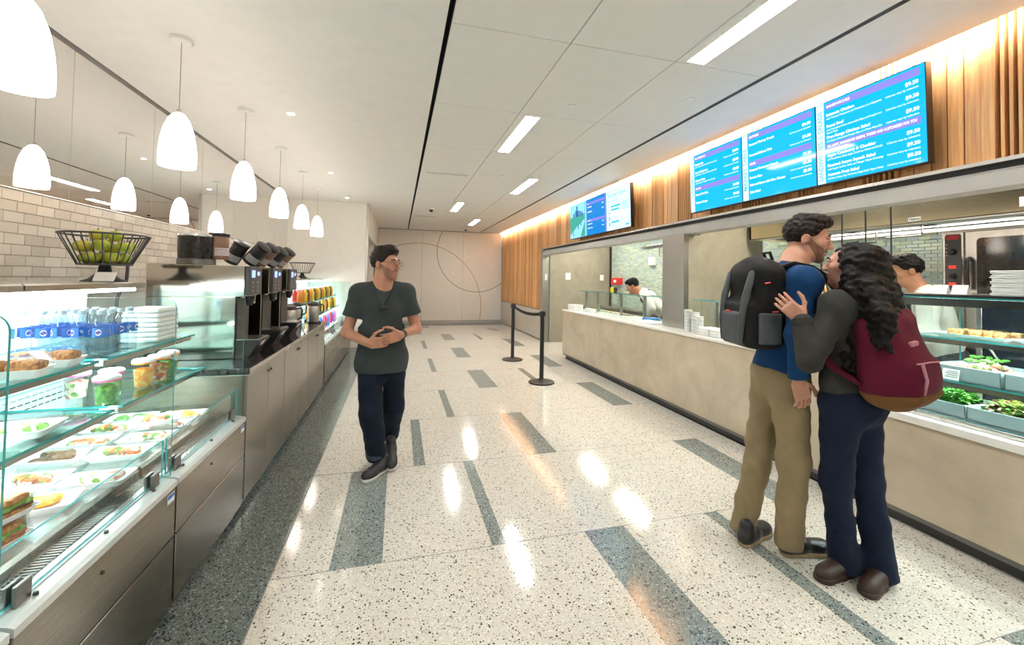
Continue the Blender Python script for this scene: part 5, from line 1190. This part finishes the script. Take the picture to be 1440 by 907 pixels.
def add_hand(s, w_, a, n, thumb, curl=.5, k=1.0, spread=.05):
    """w_ wrist, a finger direction, n the way the palm faces, thumb the side of the thumb"""
    a = nrm(a); n = nrm(np.array(n)-a*np.dot(n, a)); sd_ = np.cross(n, a); sd_ = sd_*(1 if np.dot(sd_, thumb) > 0 else -1); w_ = np.array(w_, float)
    R = np.stack([a, sd_, n], 1); s.rbox(w_+a*.048*k, np.array((.046, .040, .0145))*k, .0125*k, .012, 'u', R); s.ell(w_+a*.03*k+sd_*.024*k+n*.010*k, np.array((.030, .018, .015))*k, .012, 'u', R)
    for off, L, c in ((.031, .072, .95), (.0105, .080, 1.0), (-.0105, .075, 1.05), (-.031, .060, 1.1)):
        p = w_+(a*(.088-abs(off)*.18)+sd_*off)*k; ang = curl*.55*c
        for j, fr_ in enumerate((.46, .30, .24)):
            d = a*math.cos(ang)+n*math.sin(ang)+sd_*(off*spread*20); q = p+nrm(d)*L*fr_*k; s.cone(p, q, (.0092-.0009*j)*k, (.0085-.0009*j)*k, .003); p = q; ang += curl*.75*c
    p = w_+(a*.022+sd_*.034)*k
    for d, L, r in ((a*.62+sd_*.75+n*.25, .042, .0115), (a*.85+sd_*.40+n*.40*curl, .034, .0100), (a*.95+sd_*.12+n*.7*curl, .026, .0088)):
        q = p+nrm(d)*L*k; s.cone(p, q, r*k, r*.9*k, .008); p = q
def shoe(person, ank, toe, mat, sole, pitch=0, L=.275, W=.098, name='shoe', boot=0):
    """ank: world point of the heel on the ground, toe: direction"""
    R = frame((toe[0], toe[1], -math.tan(pitch))); c = np.array(ank, float)
    P_ = lambda f_, l, z: c+R@np.array((l, -f_, z))
    s = SDF(); s.cone(P_(.02, 0, .045), P_(.10, 0, .05), .038, .040, .0); s.cone(P_(.10, 0, .05), P_(L-.06, 0, .036), .042, .036, .03); s.ell(P_(L-.075, 0, .034), (W/2-.003, .07, .032), .03, 'u', R)
    s.cone(P_(.045, 0, .05), P_(.05, 0, .10+boot), .038, .040, .03)
    def bot(X, Y, Z): return .018-((X-c[0])*R[0, 2]+(Y-c[1])*R[1, 2]+(Z-c[2])*R[2, 2])
    s.clip(bot); o = ob(name, s.mesh(name, mat, .0055, .02), person)
    s = SDF(); s.cone(P_(.035, 0, .012), P_(.11, 0, .012), .040, .038, .0); s.cone(P_(.11, 0, .012), P_(L-.06, 0, .012), .040, W/2-.001, .02); s.cone(P_(L-.09, 0, .012), P_(L-.048, 0, .012), W/2, .043, .02)
    def slab(X, Y, Z): z = ((X-c[0])*R[0, 2]+(Y-c[1])*R[1, 2]+(Z-c[2])*R[2, 2]); return np.maximum(z-.026, .001-z)
    s.clip(slab); ob('sole', s.mesh('sole', sole, .0055, .01), o)
    l = MB()
    for q in range(4): l.tube([tuple(P_(.10+.024*q, -.026, .083-.007*q)), tuple(P_(.105+.024*q, 0, .092-.007*q)), tuple(P_(.10+.024*q, .026, .083-.007*q))], .0028, 6)
    if not boot: l.build('laces', sole if sole != 'sole_tan' else 'black_plastic', o, smooth=True)
class Fig:
    """joint set in the person's own frame: forward F, left Lf"""
    def __init__(s, O, F): s.O = np.array((O[0], O[1], 0.)); s.F = nrm((F[0], F[1], 0)); s.L = np.array((-s.F[1], s.F[0], 0.))
    def __call__(s, f_, l, z): return s.F*f_+s.L*l+np.array((0, 0, z))          # local to the person's empty
def limb(s, pts, rs, k=.02):
    for i in range(len(pts)-1): s.cone(pts[i], pts[i+1], rs[i], rs[i+1], k)
def torso(s, g, pel, wst, chs, shl, shr, ws=(.165, .145, .175), ds=(.105, .095, .115), grow=0, k=.06):
    """pelvis, waist and chest cross sections as flattened ellipsoids turned to the person's facing"""
    R = np.stack([g.L, g.F, (0, 0, 1)], 1)
    ax = nrm(chs-pel); F2 = nrm(g.F-ax*np.dot(g.F, ax)); L2 = np.cross(F2, ax)*-1; R = np.stack([L2, F2, ax], 1)
    s.ell(pel, (ws[0]+grow, ds[0]+grow, .13+grow), 0, 'u', R); s.ell(wst, (ws[1]+grow, ds[1]+grow, .16+grow), k, 'u', R); s.ell(chs, (ws[2]+grow, ds[2]+grow, .19+grow), k, 'u', R)
    s.cone(shl, shr, .062+grow, .062+grow, k)
def planeclip(p0, n):
    p0 = np.array(p0, float); n = nrm(n)
    return lambda X, Y, Z: (X-p0[0])*n[0]+(Y-p0[1])*n[1]+(Z-p0[2])*n[2]
def mid(a, b, t_): return a+(b-a)*t_
def folds(amp, s=1.0, p=0.0): return lambda X, Y, Z: amp*wob(X, Y, Z, s, p)
# ------------------------------------------------------------------ man walking in a grey T-shirt
O1 = (-.115, 3.47); g = Fig(O1, (.10, -.995))
man = thing('person', 'man in a grey T-shirt and dark jeans walking with clasped hands', 'person', (O1[0], O1[1], 0))
pel, wst, chs = g(0, 0, .88), g(.0, 0, 1.05), g(.0, 0, 1.235); shl, shr = g(0, .178, 1.372), g(0, -.178, 1.372)
ell_, elr = g(.0, .262, 1.085), g(-.01, -.262, 1.065); wrl, wrr = g(.225, .115, 1.065), g(.225, -.105, 1.01)
hl, hr = g(0, .09, .86), g(0, -.09, .86); kl, kr = g(-.03, .105, .46), g(.10, -.075, .47); al, ar = g(-.22, .10, .16), g(.03, -.02, .10)
h = Head(g(.035, .01, 1.594), g(.62, .78, 0), (0, 0, 1), 1.06)
s = SDF(); torso(s, g, pel, wst, chs, shl, shr, (.150, .135, .158), (.095, .085, .10))
limb(s, [shl, ell_, wrl], [.050, .042, .029]); limb(s, [shr, elr, wrr], [.050, .042, .029]); limb(s, [hl, kl, al], [.075, .052, .038], .03); limb(s, [hr, kr, ar], [.075, .052, .038], .03)
for sh_ in (shl, shr): s.cone(mid(sh_, g(0, 0, 1.40), .8), g(.015, 0, 1.50), .055, .052, .05)
add_head(s, h); h.cone(s, (0, .018, -.05), (0, .03, -.16), .054, .058, .03)
add_hand(s, wrr, g(.30, .90, .10), g(-.9, .25, .15), g(0, 0, 1), .75, 1.02); add_hand(s, wrl, g(.28, -.92, -.22), g(-.9, -.25, 0), g(0, 0, 1), .8, 1.02)
ob('body', s.mesh('body', 'skin_fair', .0048, .02), man)
s = SDF(); torso(s, g, g(0, 0, .84), wst, chs, shl, shr, (.185, .180, .178), (.125, .118, .118), .0); s.ell(g(0, 0, .84), (.205, .150, .24), .04, 'u', np.stack([g.L, g.F, (0, 0, 1)], 1)); 
for sh_, el in ((shl, ell_), (shr, elr)):
    s.cone(sh_, mid(sh_, el, .62), .066, .072, .05); s.cone(sh_, g(.0, 0, 1.43), .055, .055, .05)
s.cone(g(.02, 0, 1.43), g(.05, 0, 1.56), .070, .085, .01, 's'); s.clip(planeclip(g(0, 0, .762), (0, 0, -1)))
for sh_, el in ((shl, ell_), (shr, elr)):
    pc = planeclip(mid(sh_, el, .60), el-sh_); c0 = mid(sh_, el, .6)
    s.clip(lambda X, Y, Z, pc=pc, c0=c0: np.minimum(pc(X, Y, Z), .10-np.sqrt((X-c0[0])**2+(Y-c0[1])**2+(Z-c0[2])**2)))
s.warp(folds(.005, .55, 1)); s.warp(folds(.0022, 1.3, 3)); ob('t_shirt', s.mesh('t_shirt', 'shirt_grey', .0065, .03), man)
s = SDF(); s.ell(g(0, 0, .82), (.165, .118, .14), 0, 'u', np.stack([g.L, g.F, (0, 0, 1)], 1)); limb(s, [hl, kl, mid(kl, al, .92)], [.092, .080, .066], .04); limb(s, [hr, kr, mid(kr, ar, .93)], [.094, .084, .074], .04)
s.clip(planeclip(g(0, 0, .93), (0, 0, 1))); s.clip(lambda X, Y, Z: .085-Z); s.warp(folds(.006, .7, 2)); s.warp(folds(.003, 1.6, 5)); ob('jeans', s.mesh('jeans', 'jeans_navy', .0065, .03), man)
c_ = SDF(); c_.cone(mid(kr, ar, .80), mid(kr, ar, .93), .080, .079, 0); c_.clip(planeclip(mid(kr, ar, .95), ar-kr)); c_.clip(planeclip(mid(kr, ar, .84), kr-ar)); fabric('jeans_cuff', (.06, .085, .12)); ob('turn_up', c_.mesh('turn_up', 'jeans_cuff', .006, .02), man)
shoe(man, (.065, -.015, 0.001), (-.62, -.78), 'shoe_dark', 'sole_white'); shoe(man, (.08, .155, .115), (.05, -1), 'shoe_dark', 'sole_white', .42)
short_hair(h, man, 'hair_brown', .045, 1); face_parts(h, man); beard(h, man)
gl = MB()
for q in (-1, 1): gl.tube([tuple(h.p((q*.033+.023*math.cos(a), -.113+.004*abs(math.cos(a)), .008+.018*math.sin(a)))) for a in [2*PI*i/20 for i in range(20)]], .0016, 6, closed=True); gl.tube([tuple(h.p((q*.057, -.108, .014))), tuple(h.p((q*.078, -.03, .016))), tuple(h.p((q*.082, .012, .010)))], .0016, 6)
gl.tube([tuple(h.p((-.011, -.115, .012))), tuple(h.p((0, -.119, .014))), tuple(h.p((.011, -.115, .012)))], .0016, 6); gl.build('glasses', 'black_metal', man, smooth=True)
ln = MB(); ln.tube([tuple(g(-.03, -.075, 1.46)), tuple(g(.085, -.060, 1.39)), tuple(g(.128, -.03, 1.32)), tuple(g(.135, .0, 1.27))], .004, 6); ln.tube([tuple(g(-.03, .075, 1.46)), tuple(g(.085, .060, 1.39)), tuple(g(.128, .03, 1.32)), tuple(g(.135, .0, 1.27))], .004, 6); ln.build('lanyard', 'black_plastic', man, smooth=True)
pd = SDF().ell(g(.138, 0, 1.262), (.028, .02, .02), 0); ob('earphones', pd.mesh('earphones', 'black_plastic', .005, .01), man)
wd = nrm(wrl-ell_); wp_ = wrl-wd*.03; MB().lathe([(.031, -.016), (.035, -.014), (.035, .014), (.031, .016)], 20).build('watch_band', 'black_plastic', man, tuple(wp_), Vector((0, 0, 1)).rotation_difference(Vector(wd.tolist())).to_euler(), smooth=True)
# ------------------------------------------------------------------ man in a blue sweater
O2 = (2.13, 1.955); g = Fig(O2, (.965, -.26)); G0 = g
def g(f_, l, z): return G0(f_+.05*min(1, max(0, (z-.80)/.55)), l, z)
g.L, g.F = G0.L, G0.F
man2 = thing('person', 'man in a blue sweater and khaki trousers wearing a black backpack', 'person', (O2[0], O2[1], 0))
pel, wst, chs = g(0, 0, .99), g(.0, 0, 1.16), g(.01, 0, 1.36); shl, shr = g(.015, .180, 1.515), g(-.015, -.180, 1.51)
ell_, elr = g(.0, .25, 1.22), g(-.075, -.235, 1.22); wrl, wrr = g(.20, .22, 1.10), g(-.045, -.225, .985)
hl, hr = g(0, .09, .95), g(0, -.09, .95); kl, kr = g(-.045, .09, .52), g(.03, -.10, .51); al, ar = g(-.16, .055, .10), g(.0, -.105, .10)
h = Head(g(.125, .0, 1.755), g(.83, -.50, -.20), (0, 0, 1), 1.07)
s = SDF(); torso(s, g, pel, wst, chs, shl, shr, (.150, .140, .160), (.10, .09, .105))
limb(s, [shl, ell_, wrl], [.050, .042, .029]); limb(s, [shr, elr, wrr], [.050, .042, .029]); limb(s, [hl, kl, al], [.075, .052, .038], .03); limb(s, [hr, kr, ar], [.075, .052, .038], .03)
for sh_ in (shl, shr): s.cone(mid(sh_, g(0, 0, 1.54), .8), g(.07, 0, 1.65), .058, .054, .05)
add_head(s, h); h.cone(s, (0, .022, -.05), (0, .05, -.17), .056, .062, .03)
add_hand(s, wrr, np.array(G0.F)*.25+np.array((0, 0, -.95)), G0.L, G0.F, .5, 1.04); add_hand(s, wrl, g(.8, -.3, -.3), g(0, -.5, -1), g(0, -1, 0), .5, 1.04)
ob('body', s.mesh('body', 'skin_pale', .0048, .02), man2)
s = SDF(); torso(s, g, g(0, 0, 1.0), wst, chs, shl, shr, (.178, .168, .178), (.128, .118, .122)); limb(s, [shl, ell_], [.064, .060], .09); limb(s, [shr, elr], [.064, .060], .09); limb(s, [ell_, wrl], [.060, .045], .03); limb(s, [elr, wrr], [.060, .045], .03)
for sh_ in (shl, shr): s.cone(sh_, g(.02, 0, 1.575), .058, .055, .05)
s.cone(g(.055, 0, 1.59), g(.10, 0, 1.72), .072, .085, .01, 's'); s.clip(planeclip(g(0, 0, .915), (0, 0, -1)) if False else (lambda X, Y, Z: np.where(np.sqrt((X-float(g(0, 0, .95)[0]))**2+(Y-float(g(0, 0, .95)[1]))**2) < .205, .925-Z, -1.0)))
for el, wr in ((ell_, wrl), (elr, wrr)):
    pc = planeclip(mid(el, wr, .93), wr-el); s.clip(lambda X, Y, Z, pc=pc, wr=wr: np.minimum(pc(X, Y, Z), .11-np.sqrt((X-wr[0])**2+(Y-wr[1])**2+(Z-wr[2])**2)))
s.warp(folds(.005, .6, 2)); s.warp(folds(.0025, 1.4, 4)); ob('sweater', s.mesh('sweater', 'sweater_blue', .0065, .03), man2)
s = SDF(); s.ell(g(-.01, 0, .965), (.165, .125, .15), 0, 'u', np.stack([g.L, g.F, (0, 0, 1)], 1)); limb(s, [hl, kl, g(-.165, .055, .06)], [.096, .074, .066], .04); limb(s, [hr, kr, g(-.005, -.105, .06)], [.098, .076, .068], .04)
s.clip(planeclip(g(0, 0, 1.02), (0, 0, 1))); s.clip(lambda X, Y, Z: .052-Z); s.warp(folds(.006, .75, 3)); s.warp(folds(.0035, 1.7, 6)); ob('trousers', s.mesh('trousers', 'chino', .0065, .03), man2)
shoe(man2, (2.075-O2[0], 1.873-O2[1], .001), (.985, -.17), 'shoe_leather', 'sole_tan', 0, .295); shoe(man2, (1.915-O2[0], 1.985-O2[1], .001), (.95, .30), 'shoe_leather', 'sole_tan', 0, .29)
short_hair(h, man2, 'hair_brown', .035, 3); face_parts(h, man2); beard(h, man2, 'stubble_dark')
# his backpack
bk = thing('backpack', 'black and grey backpack worn by the man in blue', 'backpack', (O2[0], O2[1], 0))
Rb = np.stack([g.L, g.F, (0, 0, 1)], 1); gb = g
def g(f_, l, z): return gb(f_+.055, l, z)
g.L, g.F = gb.L, gb.F
s = SDF(); s.rbox(g(-.225, 0, 1.375), (.162, .095, .245), .07, 0, 'u', Rb); s.ell(g(-.235, 0, 1.55), (.15, .085, .10), .05, 'u', Rb); s.rbox(g(-.30, 0, 1.27), (.140, .055, .135), .045, .03, 'u', Rb); s.warp(folds(.004, .8, 1)); ob('main_bag', s.mesh('main_bag', 'pack_black', .007, .03), bk)
s = SDF(); s.rbox(g(-.345, 0, 1.24), (.10, .030, .095), .025, 0, 'u', Rb); ob('front_pocket', s.mesh('front_pocket', 'pack_grey', .006, .02), bk)
for q in (-1, 1):
    st = MB(); st.tube([tuple(g(-.225, q*.10, 1.63)), tuple(g(-.315, q*.115, 1.55)), tuple(g(-.352, q*.115, 1.42)), tuple(g(-.365, q*.105, 1.28)), tuple(g(-.355, q*.09, 1.16))], [.016, .019, .020, .018, .014], 10); st.build('grey_panel', 'pack_grey', bk, smooth=True)
    st = MB(); P_ = [g(-.15, q*.075, 1.585), g(-.08, q*.09, 1.615), g(.01, q*.105, 1.595), g(.085, q*.125, 1.54), g(.145, q*.15, 1.45), g(.135, q*.175, 1.33), g(.04, q*.19, 1.22), g(-.12, q*.17, 1.18)]
    vs = []
    for i, p in enumerate(P_):
        tdir = nrm(P_[min(i+1, len(P_)-1)]-P_[max(i-1, 0)]); sd_ = g(0, 1, 0); n_ = nrm(np.cross(tdir, sd_)); wv = sd_*.030
        vs += [p-wv-n_*.007, p+wv-n_*.007, p+wv+n_*.007, p-wv+n_*.007]
    fs = [(0, 1, 2, 3)]
    for i in range(len(P_)-1):
        for k in range(4): fs.append((i*4+k, i*4+(k+1) % 4, i*4+4+(k+1) % 4, i*4+4+k))
    st.raw(vs, fs).build('strap', 'pack_black', bk, smooth=True)
    s = SDF(); s.rbox(g(-.24, q*.168, 1.25), (.012, .06, .085), .010, 0, 'u', Rb); ob('side_pocket', s.mesh('side_pocket', 'pack_grey', .005, .02), bk)
    for z, f_ in ((1.345, -.21), (1.50, -.255)): MB().tube([tuple(g(f_, q*.180, z)), tuple(g(f_-.03, q*.178, z-.004))], .005, 6).build('zip_pull', 'red', bk, smooth=True)
for z, f_ in ((1.335, -.375), (1.505, -.322)): MB().tube([tuple(g(f_, .04, z)), tuple(g(f_, -.005, z-.004))], .006, 6).build('zip_pull', 'red', bk, smooth=True)
MB().tube([tuple(g(-.15, .03, 1.63)), tuple(g(-.165, .03, 1.675)), tuple(g(-.165, -.03, 1.675)), tuple(g(-.15, -.03, 1.63))], .009, 8).build('grab_handle', 'pack_black', bk, smooth=True)
MB().tube([tuple(g(-.215+.02*math.sin(a), .14*math.cos(a), 1.46+.165*math.sin(a))) for a in [PI*i/16 for i in range(17)]], .004, 6).build('zip', 'pack_grey', bk, smooth=True)
# ------------------------------------------------------------------ woman seen from behind
O3 = (2.285, 1.655); g = Fig(O3, (-.14, .99))
wom = thing('person', 'woman with long black curly hair, charcoal jacket and flared jeans', 'person', (O3[0], O3[1], 0))
pel, wst, chs = g(0, 0, .93), g(-.01, 0, 1.09), g(-.02, 0, 1.26); shl, shr = g(-.02, .150, 1.385), g(-.02, -.150, 1.385)
ell_, elr = g(-.005, .345, 1.125), g(.02, -.225, 1.12); wrl, wrr = g(.05, .315, 1.325), g(.12, -.245, .92)
hl, hr = g(0, .085, .88), g(0, -.085, .88); kl, kr = g(.03, .08, .47), g(-.03, -.08, .47); al, ar = g(.02, .025, .10), g(-.09, -.075, .10)
h = Head(g(.0, .0, 1.598), g(.92, .38, .05), (0, 0, 1), .97)
s = SDF(); torso(s, g, pel, wst, chs, shl, shr, (.150, .120, .138), (.10, .085, .095))
limb(s, [shl, ell_, wrl], [.043, .036, .025]); limb(s, [shr, elr, wrr], [.043, .036, .025]); limb(s, [hl, kl, al], [.075, .050, .036], .03); limb(s, [hr, kr, ar], [.075, .050, .036], .03)
for sh_ in (shl, shr): s.cone(mid(sh_, g(0, 0, 1.42), .8), g(.01, 0, 1.50), .048, .046, .05)
add_head(s, h, True); h.cone(s, (0, .018, -.05), (0, .03, -.16), .047, .050, .03)
add_hand(s, wrl, (-.42, .58, .70), (.80, .60, 0), (.57, -.82, .3), .40, .98, .12); add_hand(s, wrr, g(.8, .3, -.5), g(0, 1, 0), g(0, 0, 1), .6, .96)
ob('body', s.mesh('body', 'skin_light', .0048, .02), wom)
s = SDF(); torso(s, g, g(0, 0, .98), wst, chs, shl, shr, (.168, .150, .165), (.125, .115, .118)); limb(s, [shl, ell_], [.060, .058], .08); limb(s, [shr, elr], [.060, .056], .08); limb(s, [ell_, mid(ell_, wrl, .9)], [.056, .046], .012); limb(s, [elr, mid(elr, wrr, .85)], [.056, .046], .02)
for sh_ in (shl, shr): s.cone(sh_, g(.0, 0, 1.45), .056, .056, .05)
s.cone(g(.01, 0, 1.46), g(.05, 0, 1.58), .062, .08, .01, 's'); s.clip(lambda X, Y, Z: np.where(np.sqrt(X**2+Y**2) < .2, .90-Z, -1.0))
s.warp(folds(.006, .65, 5)); s.warp(folds(.003, 1.5, 1)); ob('jacket', s.mesh('jacket', 'jacket_charcoal', .0065, .03), wom)
for el, wr in ((ell_, wrl),):
    d = nrm(wr-el); MB().lathe([(.044, -.016), (.049, -.014), (.049, .014), (.044, .016)], 22).build('cuff', 'jacket_charcoal', wom, tuple(mid(el, wr, .90)), Vector((0, 0, 1)).rotation_difference(Vector(d.tolist())).to_euler(), smooth=True)
s = SDF(); s.ell(g(-.015, 0, .90), (.168, .135, .14), 0, 'u', np.stack([g.L, g.F, (0, 0, 1)], 1)); limb(s, [hl, kl, mid(kl, al, .55), g(.02, .025, .05)], [.094, .066, .058, .074], .04); limb(s, [hr, kr, mid(kr, ar, .55), g(-.09, -.075, .05)], [.094, .066, .058, .074], .04)
s.clip(planeclip(g(0, 0, .98), (0, 0, 1))); s.clip(lambda X, Y, Z: .035-Z); s.warp(folds(.005, .8, 7)); s.warp(folds(.003, 1.8, 2)); ob('jeans', s.mesh('jeans', 'jeans_dark', .0065, .03), wom)
for (f_, l), dv in (((.02, .025), (-.93, -.05)), ((-.09, -.075), (-.90, -.25))):
    p = g(f_, l, .001); shoe(wom, (p[0]-dv[0]*.06, p[1]-dv[1]*.06, .001), dv, 'boot_brown', 'boot_brown', 0, .255, .076, 'boot', .02)
s = SDF(); h.ell(s, (0, .026, .034), (.087, .103, .097), 0)
rh = random.Random(8)
for k in range(46):
    a = -.55+rh.random()*4.2; x = .105*math.cos(a); y = .03+.080*math.sin(a); z = .05-rh.random()*.10; ln_ = .26+.28*rh.random()
    p0 = h.p((x*.75, y*.8+.015, z)); p1 = h.p((x*1.25, y*1.3+.02, z-ln_*.5)); p2 = p1+(h.p((x*.25, y*.55, -ln_*.55))-h.p((0, 0, 0)))
    s.cone(p0, p1, .040, .036, .03); s.cone(p1, p2, .036, .018, .025)
for k in range(8):
    q0 = h.p((.012*(k-4), .085, -.01)); q1 = g(-.10-.008*k, .02+.014*k, 1.47); q2 = g(-.135-.014*k, .09+.012*k, 1.36); q3 = g(-.15-.017*k, .150+.006*k, 1.20+.09*rh.random())
    s.cone(q0, q1, .036, .036, .03); s.cone(q1, q2, .036, .032, .025); s.cone(q2, q3, .032, .014, .02)
s.warp(folds(.009, 1.9, 2)); s.warp(folds(.006, 4.2, 5))
def fclip(X, Y, Z): x, y, z = h.local(X, Y, Z); return -(y+.052+np.maximum(0, .06-abs(x))*-.25)-np.where(z > .065, .06, 0)
s.clip(fclip); ob('hair', s.mesh('hair', 'hair_black', .0055, .03), wom); face_parts(h, wom, 'hair_black')
# her maroon backpack, hanging low off the back
bk = thing('backpack', 'maroon backpack with a tan leather base worn by the woman', 'backpack', (O3[0], O3[1], 0))
ax = nrm(g(.10, .10, 1)); Rb = np.stack([g.L, np.cross(ax, g.L), ax], 1)
gw = g
def g(f_, l, z): return gw(f_+.045*(1 if f_ < -.15 else 0), l+.03*(1 if f_ < -.15 else 0), z+.03*(1 if f_ < -.15 else 0))
BP = lambda s: (s.rbox(g(-.21, -.02, 1.13), (.150, .090, .225), .075, 0, 'u', Rb), s.ell(g(-.25, -.02, 1.06), (.160, .12, .17), .06, 'u', Rb), s.rbox(g(-.325, -.02, 1.03), (.118, .045, .10), .04, .03, 'u', Rb), s.warp(folds(.006, .7, 3)))
s = SDF(); BP(s); s.clip(planeclip(g(-.2, 0, .965), -ax)); ob('main_bag', s.mesh('main_bag', 'pack_maroon', .007, .03), bk)
s = SDF(); BP(s); s.grow(.002); s.clip(planeclip(g(-.2, 0, .968), ax)); ob('leather_base', s.mesh('leather_base', 'pack_tan', .007, .03), bk)
MB().tube([tuple(g(-.365, .09, 1.12)), tuple(g(-.378, .0, 1.128)), tuple(g(-.365, -.11, 1.12))], .004, 6).build('zip', 'pack_pink', bk, smooth=True)
MB().tube([tuple(g(-.372, .06, 1.12)), tuple(g(-.385, .055, 1.05)), tuple(g(-.372, .05, .985))], .007, 6).build('strap_loop', 'pack_pink', bk, smooth=True)
s = SDF(); s.rbox(g(-.315, .0, 1.20), (.03, .010, .012), .006, 0, 'u', Rb); ob('label_patch', s.mesh('label_patch', 'pack_pink', .004, .01), bk)
for q in (-1, 1):
    st = MB(); P_ = [g(-.13, q*.06, 1.33), g(-.09, q*.075, 1.42), g(.0, q*.085, 1.475), g(.085, q*.10, 1.43), g(.125, q*.125, 1.32), g(.11, q*.155, 1.20), g(-.02, q*.175, 1.08), g(-.13, q*.15, 1.02)]
    vs = []
    for i, p in enumerate(P_):
        tdir = nrm(P_[min(i+1, len(P_)-1)]-P_[max(i-1, 0)]); sd_ = g(0, 1, 0); n_ = nrm(np.cross(tdir, sd_)); wv = sd_*.026
        vs += [p-wv-n_*.006, p+wv-n_*.006, p+wv+n_*.006, p-wv+n_*.006]
    fs = [(0, 1, 2, 3)]
    for i in range(len(P_)-1):
        for k in range(4): fs.append((i*4+k, i*4+(k+1) % 4, i*4+4+(k+1) % 4, i*4+4+k))
    st.raw(vs, fs).build('strap', 'pack_maroon', bk, smooth=True)
# ------------------------------------------------------------------ two cooks behind the counter
def cook(O, F, lean, label, skinm, capm, cap=True, hfwd=(.9, 0, -.45), hdz=0.0, arms=None):
    g = Fig(O, F); t = thing('person', label, 'person', (O[0], O[1], 0)); c, s_ = math.cos(lean), math.sin(lean)
    B = lambda up_, l, fo=0: g(up_*s_+fo*c, l, .92+up_*c-fo*s_)
    pel, wst, chs = g(0, 0, .90), B(.17, 0), B(.36, 0); shl, shr = B(.50, .18), B(.50, -.18)
    hd_ = Head(B(.735, 0, .06), g(*hfwd), (0, 0, 1), 1.05)
    ea = arms or [(B(.24, .25, .08), B(.20, .14, .32)), (B(.24, -.25, .08), B(.18, -.12, .32))]
    (ell_, wrl), (elr, wrr) = ea; hl, hr = g(0, .09, .86), g(0, -.09, .86); kl, kr = g(.03, .1, .47), g(-.02, -.1, .47); al, ar = g(0, .1, .1), g(-.06, -.1, .1)
    s = SDF(); torso(s, g, pel, wst, chs, shl, shr, (.15, .135, .155), (.1, .09, .1)); limb(s, [shl, ell_, wrl], [.048, .04, .028]); limb(s, [shr, elr, wrr], [.048, .04, .028]); limb(s, [hl, kl, al], [.075, .05, .038], .03); limb(s, [hr, kr, ar], [.075, .05, .038], .03)
    s.cone(B(.52, 0), B(.66, 0, .04), .062, .054, .05); add_head(s, hd_); hd_.cone(s, (0, .02, -.05), (0, .04, -.15), .054, .058, .03)
    add_hand(s, wrl, g(.6, -.5, -.6), g(0, 0, -1), g(0, -1, .3), .6); add_hand(s, wrr, g(.6, .5, -.6), g(0, 0, -1), g(0, 1, .3), .6)
    ob('body', s.mesh('body', skinm, .007, .02), t)
    s = SDF(); torso(s, g, g(0, 0, .86), wst, chs, shl, shr, (.175, .17, .18), (.125, .12, .125)); limb(s, [shl, ell_, mid(ell_, wrl, .8)], [.070, .064, .05], .04); limb(s, [shr, elr, mid(elr, wrr, .8)], [.070, .064, .05], .04)
    for q in (shl, shr): s.cone(q, B(.54, 0), .058, .06, .05)
    s.clip(lambda X, Y, Z: .74-Z); s.warp(folds(.006, .7, 4)); ob('chef_jacket', s.mesh('chef_jacket', 'cotton_white', .009, .03), t)
    s = SDF(); s.ell(pel, (.165, .12, .14), 0, 'u', np.stack([g.L, g.F, (0, 0, 1)], 1)); limb(s, [hl, kl, g(0, .1, .06)], [.09, .075, .07], .04); limb(s, [hr, kr, g(-.06, -.1, .06)], [.09, .075, .07], .04); s.clip(lambda X, Y, Z: .05-Z); ob('trousers', s.mesh('trousers', 'apron_dark', .009, .03), t)
    s = SDF(); s.ell(g(.06, 0, .72), (.185, .10, .28), 0, 'u', np.stack([g.L, g.F, (0, 0, 1)], 1)); s.clip(lambda X, Y, Z: np.maximum(Z-.88, .48-Z)); ob('apron', s.mesh('apron', 'apron_dark', .009, .03), t)
    for q in (-1, 1): MB().tube([tuple(B(.50, q*.09, -.10)), tuple(B(.57, q*.075, .0)), tuple(B(.47, q*.085, .125)), tuple(B(.25, q*.09, .14))], .012, 8).build('apron_strap', 'apron_dark', t, smooth=True)
    shoe(t, tuple(g(-.05, .1, .001)), tuple(g.F[:2]), 'shoe_dark', 'rubber'); shoe(t, tuple(g(-.11, -.1, .001)), tuple(g.F[:2]), 'shoe_dark', 'rubber')
    if cap:
        s = SDF(); hd_.ell(s, (0, .018, .055), (.087, .106, .092), 0); s.clip(lambda X, Y, Z: (.045+.25*hd_.local(X, Y, Z)[1]*-1-hd_.local(X, Y, Z)[2])); ob('cap', s.mesh('cap', capm, .006, .02), t)
        short_hair(hd_, t, 'hair_black', 0, 2)
    else: short_hair(hd_, t, 'hair_black', .01, 6)
    face_parts(hd_, t, 'hair_black')
    return t
cook((4.42, 6.22), (-.80, .60), .78, 'cook in a white jacket and black cap bending over the counter', 'skin_tan', 'cap_black')
cook((4.20, 2.28), (-.55, .83), .28, 'cook in white standing behind the salad case', 'skin_tan', 'cap_black', False, (.9, .3, -.2))
